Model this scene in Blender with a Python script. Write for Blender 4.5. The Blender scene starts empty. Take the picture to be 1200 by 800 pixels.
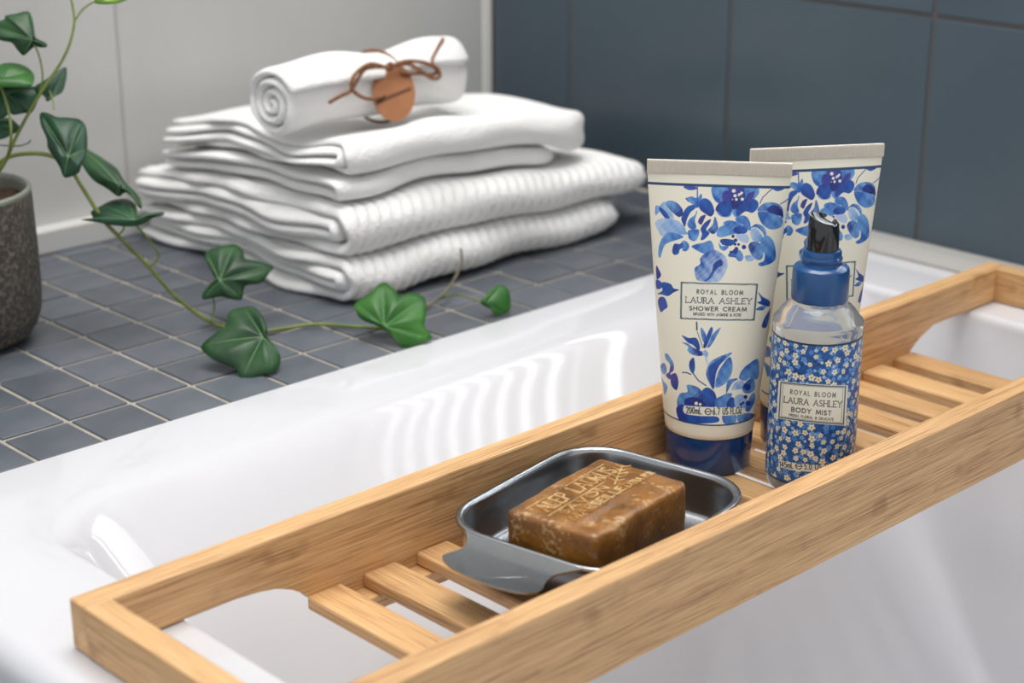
import bpy, bmesh, math, random
import numpy as np
from mathutils import Matrix, Vector

random.seed(7)
rng = np.random.default_rng(11)
SC = bpy.context.scene
COL = SC.collection

# ------------------------------------------------------------------ camera
F_PX = 2061.3178
CAM = np.array([-0.69467, -0.56922, 0.38860])
ROT = np.array([[0.721674631, 0.228831394, -0.653316095],
                [-0.692232423, 0.238564109, -0.681103104],
                [0.0, 0.943781415, 0.330570176]])
cam_data = bpy.data.cameras.new('camera')
cam_data.sensor_fit = 'HORIZONTAL'
cam_data.sensor_width = 36.0
cam_data.lens = F_PX / 1200 * 36
cam_data.clip_start = 0.02
cam_data.dof.use_dof = True
cam_data.dof.focus_distance = 0.93
cam_data.dof.aperture_fstop = 7.5
cam = bpy.data.objects.new('camera', cam_data)
M4 = Matrix.Identity(4)
for i in range(3):
    for j in range(3):
        M4[i][j] = ROT[i][j]
    M4[i][3] = CAM[i]
cam.matrix_world = M4
COL.objects.link(cam)
SC.camera = cam

# ------------------------------------------------------------------ light
SC.view_settings.view_transform = 'Standard'
SC.view_settings.look = 'None'
SC.view_settings.gamma = 1.0
SC.view_settings.use_curve_mapping = False
SC.view_settings.exposure = 0.58
SC.cycles.use_denoising = True
SC.cycles.max_bounces = 10
SC.cycles.caustics_reflective = False
SC.cycles.caustics_refractive = False
world = bpy.data.worlds.new('world')
SC.world = world
world.use_nodes = True
world.node_tree.nodes['Background'].inputs[0].default_value = (0.93, 0.96, 1.0, 1)
world.node_tree.nodes['Background'].inputs[1].default_value = 0.58


def area(name, loc, target, sx, sy, power, color=(1, 1, 1)):
    l = bpy.data.lights.new(name, 'AREA')
    l.shape = 'RECTANGLE'; l.size = sx; l.size_y = sy; l.energy = power; l.color = color
    o = bpy.data.objects.new(name, l); COL.objects.link(o)
    o.location = loc
    d = Vector(target) - Vector(loc)
    o.rotation_euler = d.to_track_quat('-Z', 'Y').to_euler()
    return o


area('ceiling_light', (0.05, 0.15, 1.9), (0.05, 0.1, 0), 1.2, 1.2, 25, (1.0, 0.97, 0.93))
area('window_daylight', (0.56, 0.0, 0.64), (0.0, 0.0, 0.64), 1.15, 0.85, 17, (0.90, 0.95, 1.0))


# ------------------------------------------------------------------ pixel helpers
def ray(px, py):
    v = ROT @ np.array([px - 600.0, 400.0 - py, -F_PX])
    return v / F_PX                       # unit camera depth


def at_depth(px, py, dep):
    return CAM + ray(px, py) * dep


def on_plane(px, py, point, normal):
    v = ray(px, py)
    t = np.dot(np.array(point) - CAM, normal) / np.dot(v, normal)
    return CAM + v * t


def on_z(px, py, z):
    return on_plane(px, py, (0, 0, z), np.array([0, 0, 1.0]))


def project(P):
    q = (np.asarray(P) - CAM) @ ROT
    return 600 + F_PX * q[..., 0] / -q[..., 2], 400 - F_PX * q[..., 1] / -q[..., 2]


# ------------------------------------------------------------------ material helpers
def srgb(r, g, b):
    out = []
    for c in (r, g, b):
        c /= 255.0
        out.append(c / 12.92 if c <= 0.04045 else ((c + 0.055) / 1.055) ** 2.4)
    return (*out, 1.0)


def new_mat(name):
    m = bpy.data.materials.new(name); m.use_nodes = True
    nt = m.node_tree
    return m, nt, nt.nodes['Principled BSDF']


def nd(nt, kind, **kw):
    n = nt.nodes.new(kind)
    for k, v in kw.items():
        if k.startswith('in_'):
            key = k[3:]
            key = int(key) if key.isdigit() else key.replace('_', ' ')
            n.inputs[key].default_value = v
        else:
            setattr(n, k, v)
    return n


def plain(name, col, rough=0.5, metal=0.0, coat=0.0, spec=0.5):
    m, nt, p = new_mat(name)
    p.inputs['Base Color'].default_value = col
    p.inputs['Roughness'].default_value = rough
    p.inputs['Metallic'].default_value = metal
    p.inputs['Coat Weight'].default_value = coat
    p.inputs['Specular IOR Level'].default_value = spec
    return m


def noisy(name, c1, c2, scale=20, rough=0.5, detail=4, bump=0.0, bscale=None, stretch=(1, 1, 1), lo=0.35, hi=0.65,
          metal=0.0, rnd=0.0, coat=0.0, bdist=0.001, spec=0.5):
    """two-colour noise material in object space, optional fine bump and per-object value shift"""
    m, nt, p = new_mat(name)
    L = nt.links.new
    tc = nd(nt, 'ShaderNodeTexCoord')
    mp = nd(nt, 'ShaderNodeMapping'); mp.inputs['Scale'].default_value = stretch
    L(tc.outputs['Object'], mp.inputs['Vector'])
    n = nd(nt, 'ShaderNodeTexNoise'); n.inputs['Scale'].default_value = scale; n.inputs['Detail'].default_value = detail
    L(mp.outputs[0], n.inputs['Vector'])
    r = nd(nt, 'ShaderNodeValToRGB')
    r.color_ramp.elements[0].position = lo; r.color_ramp.elements[0].color = c1
    r.color_ramp.elements[1].position = hi; r.color_ramp.elements[1].color = c2
    L(n.outputs[0], r.inputs[0])
    col = r.outputs[0]
    if rnd:
        oi = nd(nt, 'ShaderNodeObjectInfo')
        mr = nd(nt, 'ShaderNodeMapRange'); mr.inputs[3].default_value = 1 - rnd; mr.inputs[4].default_value = 1 + rnd
        L(oi.outputs['Random'], mr.inputs[0])
        hs = nd(nt, 'ShaderNodeHueSaturation'); L(mr.outputs[0], hs.inputs['Value']); L(col, hs.inputs['Color'])
        col = hs.outputs[0]
    L(col, p.inputs['Base Color'])
    p.inputs['Roughness'].default_value = rough; p.inputs['Metallic'].default_value = metal
    p.inputs['Coat Weight'].default_value = coat
    p.inputs['Specular IOR Level'].default_value = spec
    if bump:
        n2 = nd(nt, 'ShaderNodeTexNoise'); n2.inputs['Scale'].default_value = bscale or scale * 4
        n2.inputs['Detail'].default_value = 3
        L(mp.outputs[0], n2.inputs['Vector'])
        b = nd(nt, 'ShaderNodeBump'); b.inputs['Strength'].default_value = bump; b.inputs['Distance'].default_value = bdist
        L(n2.outputs[0], b.inputs['Height']); L(b.outputs[0], p.inputs['Normal'])
    return m


def wood_mat(name, light, mid, dark):
    """bamboo: fine fibres along local X, strips across, a few darker knuckles"""
    m, nt, p = new_mat(name)
    L = nt.links.new
    tc = nd(nt, 'ShaderNodeTexCoord'); oi = nd(nt, 'ShaderNodeObjectInfo')
    add = nd(nt, 'ShaderNodeVectorMath', operation='ADD')
    sc = nd(nt, 'ShaderNodeVectorMath', operation='SCALE'); sc.inputs['Scale'].default_value = 3.0
    comb = nd(nt, 'ShaderNodeCombineXYZ')
    for k in range(3):
        L(oi.outputs['Random'], comb.inputs[k])
    L(comb.outputs[0], sc.inputs[0]); L(tc.outputs['Object'], add.inputs[0]); L(sc.outputs[0], add.inputs[1])

    def noise(stretch, scale, detail):
        mp = nd(nt, 'ShaderNodeMapping'); mp.inputs['Scale'].default_value = stretch
        L(add.outputs[0], mp.inputs['Vector'])
        n = nd(nt, 'ShaderNodeTexNoise'); n.inputs['Scale'].default_value = scale; n.inputs['Detail'].default_value = detail
        L(mp.outputs[0], n.inputs['Vector'])
        return n
    fib = noise((16, 800, 800), 1.6, 5)
    fine = noise((40, 2200, 2200), 1.0, 3)
    strip = noise((2.5, 60, 60), 1.5, 2)
    knot = noise((35, 55, 55), 1.0, 2)
    r = nd(nt, 'ShaderNodeValToRGB')
    r.color_ramp.elements[0].position = 0.36; r.color_ramp.elements[0].color = dark
    r.color_ramp.elements[1].position = 0.63; r.color_ramp.elements[1].color = light
    e = r.color_ramp.elements.new(0.5); e.color = mid
    m1 = nd(nt, 'ShaderNodeMix'); m1.inputs[0].default_value = 0.34
    L(fib.outputs[0], m1.inputs[2]); L(strip.outputs[0], m1.inputs[3])
    m2 = nd(nt, 'ShaderNodeMix'); m2.inputs[0].default_value = 0.36
    L(m1.outputs[0], m2.inputs[2]); L(fine.outputs[0], m2.inputs[3])
    L(m2.outputs[0], r.inputs[0])
    kr = nd(nt, 'ShaderNodeValToRGB')
    kr.color_ramp.elements[0].position = 0.63; kr.color_ramp.elements[0].color = (0, 0, 0, 1)
    kr.color_ramp.elements[1].position = 0.74; kr.color_ramp.elements[1].color = (0.55, 0.55, 0.55, 1)
    L(knot.outputs[0], kr.inputs[0])
    mk = nd(nt, 'ShaderNodeMix', data_type='RGBA')
    L(kr.outputs[0], mk.inputs[0]); L(r.outputs[0], mk.inputs[6]); mk.inputs[7].default_value = dark
    mr = nd(nt, 'ShaderNodeMapRange'); mr.inputs[3].default_value = 0.9; mr.inputs[4].default_value = 1.08
    L(oi.outputs['Random'], mr.inputs[0])
    hs = nd(nt, 'ShaderNodeHueSaturation'); L(mr.outputs[0], hs.inputs['Value']); L(mk.outputs[2], hs.inputs['Color'])
    L(hs.outputs[0], p.inputs['Base Color'])
    p.inputs['Roughness'].default_value = 0.42
    b = nd(nt, 'ShaderNodeBump'); b.inputs['Strength'].default_value = 0.25; b.inputs['Distance'].default_value = 0.0004
    L(fib.outputs[0], b.inputs['Height']); L(b.outputs[0], p.inputs['Normal'])
    return m


def attr_mat(name, rough=0.4, spec=0.5):
    m, nt, p = new_mat(name)
    a = nd(nt, 'ShaderNodeVertexColor'); a.layer_name = 'print'
    nt.links.new(a.outputs[0], p.inputs['Base Color'])
    p.inputs['Roughness'].default_value = rough
    p.inputs['Specular IOR Level'].default_value = spec
    return m


# ------------------------------------------------------------------ mesh helpers
def mesh_obj(name, verts, faces, mat=None, parent=None, smooth=True, mats=None, midx=None, loc=None):
    me = bpy.data.meshes.new(name)
    me.from_pydata([tuple(map(float, v)) for v in verts], [], [tuple(f) for f in faces])
    for mm in (mats or ([mat] if mat else [])):
        me.materials.append(mm)
    if midx is not None:
        me.polygons.foreach_set('material_index', midx)
    if smooth:
        me.polygons.foreach_set('use_smooth', [True] * len(me.polygons))
    me.update()
    o = bpy.data.objects.new(name, me)
    COL.objects.link(o)
    if parent:
        o.parent = parent
    if loc is not None:
        o.location = loc
    return o


def bm_obj(name, bm, mat=None, parent=None, smooth=False, loc=None, rot=None):
    bmesh.ops.recalc_face_normals(bm, faces=bm.faces[:])
    me = bpy.data.meshes.new(name); bm.to_mesh(me); bm.free()
    if mat:
        me.materials.append(mat)
    if smooth:
        me.polygons.foreach_set('use_smooth', [True] * len(me.polygons))
    o = bpy.data.objects.new(name, me); COL.objects.link(o)
    if parent: o.parent = parent
    if loc is not None: o.location = loc
    if rot is not None: o.rotation_euler = rot
    return o


def box_bm(sx, sy, sz, bevel=0.0, seg=2):
    bm = bmesh.new()
    bmesh.ops.create_cube(bm, size=1.0)
    bmesh.ops.scale(bm, vec=(sx, sy, sz), verts=bm.verts[:])
    if bevel:
        bmesh.ops.bevel(bm, geom=bm.edges[:], offset=bevel, segments=seg, profile=0.5, affect='EDGES')
    return bm


def empty(name, loc=(0, 0, 0), rotz=0.0):
    o = bpy.data.objects.new(name, None); COL.objects.link(o)
    o.empty_display_size = 0.02
    o.location = loc; o.rotation_euler = (0, 0, rotz)
    return o


def tag(o, label, cat, group=None):
    o['label'] = label; o['category'] = cat
    if group: o['group'] = group
    return o


def struct(o, label=None, cat=None):
    o['kind'] = 'structure'
    if label: o['label'] = label
    if cat: o['category'] = cat
    return o


def lathe(profile, n=64):
    """profile [(r, z)] from bottom to top -> verts, faces; r=0 ends collapse to a cap"""
    V, Fc = [], []
    for r, z in profile:
        for k in range(n):
            a = 2 * math.pi * k / n
            V.append((r * math.cos(a), r * math.sin(a), z))
    for i in range(len(profile) - 1):
        for k in range(n):
            k2 = (k + 1) % n
            Fc.append((i * n + k, i * n + k2, (i + 1) * n + k2, (i + 1) * n + k))
    Fc.append(tuple(range(n))[::-1])
    Fc.append(tuple((len(profile) - 1) * n + k for k in range(n)))
    return V, Fc


def auto_smooth(o, deg=35):
    me = o.data
    me.polygons.foreach_set('use_smooth', [True] * len(me.polygons))
    try:
        me.set_sharp_from_angle(angle=math.radians(deg))
    except Exception:
        pass
    return o


def tube(points, radii, n=8):
    P = [Vector(p) for p in points]
    if not hasattr(radii, '__len__'):
        radii = [radii] * len(P)
    V, Fc = [], []
    up = Vector((0.13, 0.21, 0.97))
    for i, p in enumerate(P):
        t = (P[min(i + 1, len(P) - 1)] - P[max(i - 1, 0)]).normalized()
        a = t.cross(up)
        if a.length < 1e-4: a = t.cross(Vector((1, 0, 0)))
        a.normalize(); b = t.cross(a)
        for k in range(n):
            q = 2 * math.pi * k / n
            V.append(p + (a * math.cos(q) + b * math.sin(q)) * radii[i])
    for i in range(len(P) - 1):
        for k in range(n):
            k2 = (k + 1) % n
            Fc.append((i * n + k, i * n + k2, (i + 1) * n + k2, (i + 1) * n + k))
    Fc.append(tuple(range(n))[::-1]); Fc.append(tuple((len(P) - 1) * n + k for k in range(n)))
    return V, Fc


def catmull(pts, sub=6, closed=False):
    pts = [np.array(p, float) for p in pts]
    n = len(pts); out = []
    rngi = range(n) if closed else range(n - 1)
    for i in rngi:
        if closed:
            p0, p1, p2, p3 = pts[i - 1], pts[i], pts[(i + 1) % n], pts[(i + 2) % n]
        else:
            p0, p1, p2, p3 = pts[max(i - 1, 0)], pts[i], pts[i + 1], pts[min(i + 2, n - 1)]
        for k in range(sub):
            t = k / sub
            out.append(0.5 * ((2 * p1) + (-p0 + p2) * t + (2 * p0 - 5 * p1 + 4 * p2 - p3) * t * t
                              + (-p0 + 3 * p1 - 3 * p2 + p3) * t ** 3))
    if not closed: out.append(pts[-1])
    return out


# ------------------------------------------------------------------ materials
M_ENAMEL = plain('white_enamel', srgb(213, 213, 217), 0.06, spec=0.5)
M_GROUT = noisy('beige_grout', srgb(150, 144, 134), srgb(172, 165, 154), 60, 0.85)
M_TILE = noisy('slate_mosaic', srgb(78, 84, 93), srgb(95, 100, 107), 26, 0.36, rnd=0.16, bump=0.12, bscale=40, lo=0.3, hi=0.7)
M_BLUE = noisy('slate_blue_tile', srgb(69, 83, 93), srgb(75, 89, 99), 6, 0.3, bump=0.03, bscale=90)
M_BLUEGROUT = plain('brown_grey_grout', srgb(88, 88, 88), 0.85)
M_GREYTILE = noisy('pale_grey_tile', srgb(190, 189, 186), srgb(200, 199, 196), 5, 0.4)
M_GREYGROUT = plain('pale_grey_grout', srgb(172, 172, 172), 0.8)
M_WHITE = plain('white_paint', srgb(232, 230, 224), 0.5)
M_BASE = plain('pale_trim', srgb(206, 205, 201), 0.5)
M_SEAL = plain('grey_sealant', srgb(170, 168, 164), 0.5)
M_FLOOR = noisy('dark_floor', srgb(95, 98, 100), srgb(110, 112, 114), 12, 0.5)
M_WOOD = wood_mat('bamboo', srgb(233, 192, 140), srgb(211, 167, 116), srgb(150, 105, 66))

# ------------------------------------------------------------------ setting
ZR = 0.0118           # top of the bath rim
ZT = 0.0105           # top of the tiled ledge
XW = 0.414            # blue wall plane
YW = 0.613            # grey wall plane

# tiled ledge: grout bed with individual mosaic tiles
bm = box_bm(1.42, YW - 0.2462, 0.05)
ledge = bm_obj('tiled_ledge', bm, M_GROUT, loc=(XW - 0.71, (YW + 0.2462) / 2, ZT - 0.0012 - 0.025))
struct(ledge, 'ledge of dark slate mosaic tiles with beige grout behind the bath', 'ledge')
pitch_x, pitch_y, gap = 0.0423, 0.0419, 0.0031
tile_me = None
jx0, jy0 = -0.2700, 0.2873
for ix in range(-12, 17):
    for iy in range(-1, 8):
        cx = jx0 + (ix + 0.5) * pitch_x; cy = jy0 + (iy + 0.5) * pitch_y
        sx = pitch_x - gap; sy = pitch_y - gap
        if cx + sx / 2 > XW: continue
        if cx < -0.36 and iy > 6: continue
        if tile_me is None:
            b = box_bm(sx, sy, 0.006, 0.0007, 2)
            o = bm_obj('tile', b, M_TILE, ledge); tile_me = o.data
        else:
            o = bpy.data.objects.new('tile', tile_me); COL.objects.link(o); o.parent = ledge
        o.matrix_parent_inverse = Matrix.Identity(4)
        o.location = Vector((cx, cy, ZT - 0.003 + random.uniform(-0.0002, 0.0002))) - ledge.location
        o.rotation_euler = (random.uniform(-.003, .003), random.uniform(-.003, .003), 0)


def wall_tiles(parent, origin, axis, us, zs, gap, mat, thick=0.006):
    """rectangular wall tiles between joint lines us (along the wall) and zs (up)"""
    for i in range(len(us) - 1):
        for k in range(len(zs) - 1):
            su = abs(us[i + 1] - us[i]) - gap; sz = zs[k + 1] - zs[k] - gap
            cu = (us[i] + us[i + 1]) / 2; cz = (zs[k] + zs[k + 1]) / 2
            if axis == 'y':
                b = box_bm(thick, su, sz, 0.0009, 2); loc = Vector((origin + thick / 2, cu, cz))
            else:
                b = box_bm(su, thick, sz, 0.0009, 2); loc = Vector((cu, origin + thick / 2, cz))
            o = bm_obj('tile', b, mat, parent); o.location = loc - parent.location


# blue wall with a window opening high above the bath
WY0, WY1, WZ0, WZ1 = -0.46, 0.43, 0.306, 0.76
wx = XW + 0.0014
bm = bmesh.new()
for (y0, y1, z0, z1) in [(-1.24, YW + 0.05, -0.35, WZ0), (WY1, YW + 0.05, WZ0, WZ1), (-1.24, WY0, WZ0, WZ1), (-1.24, YW + 0.05, WZ1, 1.25)]:
    r = bmesh.ops.create_cube(bm, size=1.0)
    bmesh.ops.scale(bm, vec=(0.05, y1 - y0, z1 - z0), verts=r['verts'])
    bmesh.ops.translate(bm, vec=(0.025, (y0 + y1) / 2, (z0 + z1) / 2), verts=r['verts'])
wall_right = bm_obj('wall_right', bm, M_BLUEGROUT, loc=(wx, 0, 0))
struct(wall_right)
us = [YW - 0.0005, 0.5135, 0.3335, 0.1445, -0.0405, -0.2255, -0.4105, -0.5955, -0.7805, -0.9655, -1.15]
wall_tiles(wall_right, XW, 'y', us, [-0.30, -0.117, 0.189], 0.0034, M_BLUE)
wall_tiles(wall_right, XW, 'y', us, [0.189, 0.304], 0.0034, M_BLUE)
wall_tiles(wall_right, XW, 'y', us, [0.762, 1.105], 0.0034, M_BLUE)
for zz in ([0.304, 0.495], [0.495, 0.762]):
    wall_tiles(wall_right, XW, 'y', [us[0], us[1], 0.43], zz, 0.0034, M_BLUE)
    wall_tiles(wall_right, XW, 'y', [-0.46, us[7], us[8], us[9], us[10]], zz, 0.0034, M_BLUE)
win = empty('window_1', (XW + 0.03, (WY0 + WY1) / 2, WZ0)); struct(win)
wc = Vector(win.location)
for (sy, sz, cy, cz) in [(WY1 - WY0, 0.006, 0, 0.003), (WY1 - WY0, 0.03, 0, WZ1 - WZ0 - 0.015), (0.02, WZ1 - WZ0, -(WY1 - WY0) / 2 + 0.01, (WZ1 - WZ0) / 2), (0.02, WZ1 - WZ0, (WY1 - WY0) / 2 - 0.01, (WZ1 - WZ0) / 2)]:
    bm_obj('window_frame', box_bm(0.03, sy, sz, 0.001), M_WHITE, win, loc=(0, cy, cz))
M_PANE, nt_, p_ = new_mat('window_glass')
p_.inputs['Transmission Weight'].default_value = 1.0; p_.inputs['Roughness'].default_value = 0.0; p_.inputs['IOR'].default_value = 1.02
bm_obj('window_pane', box_bm(0.003, WY1 - WY0 - 0.03, WZ1 - WZ0 - 0.03), M_PANE, win, loc=(0.012, 0, (WZ1 - WZ0) / 2))
blind = empty('venetian_blind', (XW + 0.014, (WY0 + WY1) / 2, 0.345))
tag(blind, 'white venetian blind hanging in the window above the blue tiles', 'blind')
slat_b = None
for k in range(9):
    if slat_b is None:
        ob = bm_obj('blind_slat', box_bm(0.0200, WY1 - WY0 - 0.045, 0.0008), M_WHITE, blind); slat_b = ob.data
    else:
        ob = bpy.data.objects.new('blind_slat', slat_b); COL.objects.link(ob); ob.parent = blind
    ob.location = (0, 0, 0.052 + k * 0.0385); ob.rotation_euler = (0, math.radians(8), 0)
bm_obj('bottom_rail', box_bm(0.016, WY1 - WY0 - 0.045, 0.030, 0.002), M_WHITE, blind, loc=(0, 0, 0.015))
bm_obj('head_rail', box_bm(0.022, WY1 - WY0 - 0.045, 0.024, 0.002), M_WHITE, blind, loc=(0, 0, 0.371))
wall_back = bm_obj('wall_back', box_bm(1.5, 0.05, 1.6), M_GREYGROUT, loc=(XW - 0.75 + 0.0, YW + 0.0008 + 0.025, 0.45))
struct(wall_back)
wall_tiles(wall_back, YW, 'x', [XW - 0.013, 0.0205, -0.3795, -0.7795, -1.08][::-1], [-0.05, 0.327, 0.627, 0.927, 1.22], 0.0022, M_GREYTILE)
trim = bm_obj('trim_1', box_bm(0.011, 0.008, 1.24, 0.001), M_WHITE, loc=(XW - 0.0065, YW + 0.003, ZT + 0.62))
struct(trim)
bb = bm_obj('baseboard_back', box_bm(1.4, 0.016, 0.0185, 0.0015), M_BASE, loc=(XW - 0.70, YW - 0.008, ZT + 0.00925))
struct(bb)
# sealant strip between the bath rim and the blue wall
V, Fc = [], []
prof = [(0.3905, ZR - 0.004), (0.3905, ZR + 0.0012), (0.394, ZR + 0.005), (0.400, ZR + 0.0075), (0.408, ZR + 0.0085), (XW, ZR + 0.0085), (XW, ZR - 0.004)]
for yy in (0.2455, -1.0):
    V += [(x, yy, z) for x, z in prof]
n = len(prof)
for k in range(n):
    Fc.append((k, (k + 1) % n, n + (k + 1) % n, n + k))
Fc += [tuple(range(n)), tuple(range(2 * n - 1, n - 1, -1))]
o = mesh_obj('trim_2', V, Fc, M_SEAL, smooth=False); struct(o)
floor = bm_obj('floor', box_bm(4.0, 4.0, 0.05), M_FLOOR, loc=(-0.9, -0.9, -0.575)); struct(floor)


# ------------------------------------------------------------------ bathtub
def rrect(x0, x1, y0, y1, r, nc=14, ns=10):
    """rounded rectangle, counter-clockwise from the right side; returns points and outward normals"""
    P, N = [], []
    r = min(r, (x1 - x0) / 2 - 1e-4, (y1 - y0) / 2 - 1e-4)
    corners = [((x1 - r, y1 - r), 0), ((x0 + r, y1 - r), 90), ((x0 + r, y0 + r), 180), ((x1 - r, y0 + r), 270)]
    sides = [((x1 - r, y1), (x0 + r, y1), (0, 1)), ((x0, y1 - r), (x0, y0 + r), (-1, 0)),
             ((x0 + r, y0), (x1 - r, y0), (0, -1)), ((x1, y0 + r), (x1, y1 - r), (1, 0))]
    for (c, a0), (s, e, nn) in zip(corners, sides):
        for k in range(nc):
            a = math.radians(a0 + 90 * k / (nc - 1))
            P.append((c[0] + r * math.cos(a), c[1] + r * math.sin(a))); N.append((math.cos(a), math.sin(a)))
        for k in range(1, ns):
            t = k / ns
            P.append((s[0] + (e[0] - s[0]) * t, s[1] + (e[1] - s[1]) * t)); N.append(nn)
    return np.array(P), np.array(N)


def build_tub():
    X0, X1, Y1, Y0 = -0.388, 0.3905, 0.2452, -1.45
    bx0, bx1, by1, by0 = -0.3175, 0.322, 0.205, -1.32
    side = [(0, 0), (.0012, -.0002), (.0026, -.0010), (.0040, -.0028), (.0048, -.0055), (.0056, -.012), (.010, -.04), (.022, -.11), (.038, -.20),
            (.055, -.27), (.075, -.315), (.105, -.345), (.15, -.362), (.20, -.366)]
    back = [(0, 0), (.010, -.0001), (.018, -.0006), (.025, -.0024), (.033, -.0068), (.042, -.0135), (.058, -.0268), (.076, -.0422), (.100, -.064),
            (.135, -.10), (.185, -.165), (.24, -.24), (.31, -.32), (.38, -.366)]
    S = catmull(side, 4); B = catmull(back, 4)
    loops = []
    # outside, from the floor up over the rounded outer edge
    ro = 0.014
    for inset, z in [(0, -0.55), (0, -0.3), (0, ZR - ro)]:
        P, N = rrect(X0, X1, Y0, Y1, 0.012)
        loops.append(np.c_[P, np.full(len(P), z)])
    for a in (15, 30, 45, 60, 75, 90):
        q = math.radians(a)
        P, N = rrect(X0, X1, Y0, Y1, 0.012)
        wl = np.clip(-N[:, 0], 0, 1)[:, None]           # only the open left side has the big radius
        rr = 0.0025 + (ro - 0.0025) * wl
        Pi = P - N * rr * (1 - math.cos(q))
        z = ZR - rr[:, 0] * (1 - math.sin(q))
        loops.append(np.c_[Pi, z])
    for (si, sz), (bi, bz) in zip(S, B):
        P, N = rrect(bx0 + si, bx1 - si, by0 + bi * 0.8, by1 - bi, 0.048 + 1.6 * si)
        w = np.clip(np.abs(N[:, 1]), 0, 1) ** 1.5
        z = ZR + sz * (1 - w) + bz * w
        loops.append(np.c_[P, z])
    n = len(loops[0])
    V = np.vstack(loops)
    Fc = []
    for i in range(len(loops) - 1):
        for k in range(n):
            k2 = (k + 1) % n
            Fc.append((i * n + k, i * n + k2, (i + 1) * n + k2, (i + 1) * n + k))
    Fc.append(tuple((len(loops) - 1) * n + k for k in range(n)))
    o = mesh_obj('bathtub', V, Fc, M_ENAMEL)
    return tag(o, 'glossy white bathtub set against the tiled ledge, under the bamboo tray', 'bathtub')


build_tub()

# ------------------------------------------------------------------ bath tray
TX0, TX1, TY0, TY1 = -0.3646, 0.3605, -0.1021, 0.0493
ZTOP, ZBOT, ZEND = 0.036, -0.0085, 0.0124
RT = 0.0135
tray = empty('bath_tray', ((TX0 + TX1) / 2, (TY0 + TY1) / 2, ZEND))
tag(tray, 'long bamboo bath tray with a slatted base lying across the bathtub', 'bath tray')
TC = Vector(tray.location)


def rail(y, name):
    """side rail: full height in the middle, stepped up at both ends to sit on the rims"""
    outl = [(TX0, ZTOP), (TX1, ZTOP), (TX1, ZEND)]
    xr, xl = 0.289, -0.2885
    step = [(0, 0), (.012, -.0005), (.022, -.0022), (.031, -.0058), (.039, -.0110), (.045, -.0168), (.0485, ZBOT - ZEND)]
    outl += [(xr - dx, ZEND + dz) for dx, dz in step]
    outl += [(xl + dx, ZEND + dz) for dx, dz in step[::-1]]
    outl += [(TX0, ZEND)]
    bm = bmesh.new()
    vs = [bm.verts.new((x - TC.x, 0, z - TC.z)) for x, z in outl]
    f = bm.faces.new(vs)
    r = bmesh.ops.extrude_face_region(bm, geom=[f])
    bmesh.ops.translate(bm, vec=(0, RT, 0), verts=[g for g in r['geom'] if isinstance(g, bmesh.types.BMVert)])
    bmesh.ops.recalc_face_normals(bm, faces=bm.faces[:])
    bmesh.ops.bevel(bm, geom=[e for e in bm.edges if e.calc_length() > 0.012], offset=0.0011, segments=2, profile=0.5, affect='EDGES')
    return bm_obj(name, bm, M_WOOD, tray, loc=(0, y - TC.y, 0))


rail(TY0, 'side_rail')
rail(TY1 - RT, 'side_rail')
for x in (TX0 + RT / 2 - 0.0003, TX1 - RT / 2 + 0.0003):
    L = TY1 - TY0 - 2 * RT + 0.0006
    bm = box_bm(L, RT, ZTOP - ZEND, 0.0009, 2)
    bm_obj('end_rail', bm, M_WOOD, tray, loc=(x - TC.x, (TY0 + TY1) / 2 - TC.y, (ZTOP + ZEND) / 2 - TC.z), rot=(0, 0, math.pi / 2))
slat_me = None
for k in range(15):
    x = -0.2489 + 0.0104 + k * 0.03415
    if slat_me is None:
        o = bm_obj('slat', box_bm(TY1 - TY0 - 2 * RT + 0.0004, 0.0208, 0.0072, 0.0016, 3), M_WOOD, tray); slat_me = o.data
    else:
        o = bpy.data.objects.new('slat', slat_me); COL.objects.link(o); o.parent = tray
    o.location = (x - TC.x, (TY0 + TY1) / 2 - TC.y, -0.0036 - TC.z); o.rotation_euler = (0, 0, math.pi / 2)
for y in (TY0 + RT + 0.006, TY1 - RT - 0.006):
    bm_obj('support_strip', box_bm(0.470, 0.012, 0.008, 0.0008), M_WOOD, tray, loc=(0.0004 - TC.x, y - TC.y, -0.0072 - 0.004 - TC.z))

# ------------------------------------------------------------------ soap dish
M_STEEL = noisy('brushed_steel', srgb(150, 152, 155), srgb(168, 170, 172), 300, 0.26, metal=1.0, stretch=(1, 12, 12))
DA = math.radians(10)
dish = empty('soap_dish', (-0.1135, -0.0265, 0.0), DA)
tag(dish, 'rectangular stainless steel soap dish with a flat tab handle holding a brown soap', 'soap dish')
hx, hy = 0.0645, 0.0545
loops = []
def dloop(inset, z, r):
    P, N = rrect(-hx + inset, hx - inset, -hy + inset, hy - inset, r, 10, 6)
    return np.c_[P, np.full(len(P), z)]
ZD = 0.0262
seq = [(0.012, 0.0004, .018), (0.0068, 0.0010, .022), (0.0040, 0.0034, .024), (0.0020, ZD - 0.006, .027), (0.0012, ZD - 0.0022, .028),
       (0.0000, ZD - 0.0024, .0285), (-0.0006, ZD - 0.0014, .029), (-0.0002, ZD - 0.0003, .0285), (0.0010, ZD, .028), (0.0028, ZD - 0.0005, .027), (0.0037, ZD - 0.0026, .026),
       (0.0042, ZD - 0.008, .0255), (0.0052, 0.0046, .0235), (0.0078, 0.0022, .0215), (0.0125, 0.0015, .018)]
loops = [dloop(*s) for s in seq]
n = len(loops[0]); V = np.vstack(loops); Fc = []
for i in range(len(loops) - 1):
    for k in range(n):
        k2 = (k + 1) % n
        Fc.append((i * n + k, i * n + k2, (i + 1) * n + k2, (i + 1) * n + k))
Fc.append(tuple(range(n))[::-1]); Fc.append(tuple((len(loops) - 1) * n + k for k in range(n)))
mesh_obj('pan', V, Fc, M_STEEL, dish)
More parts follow.
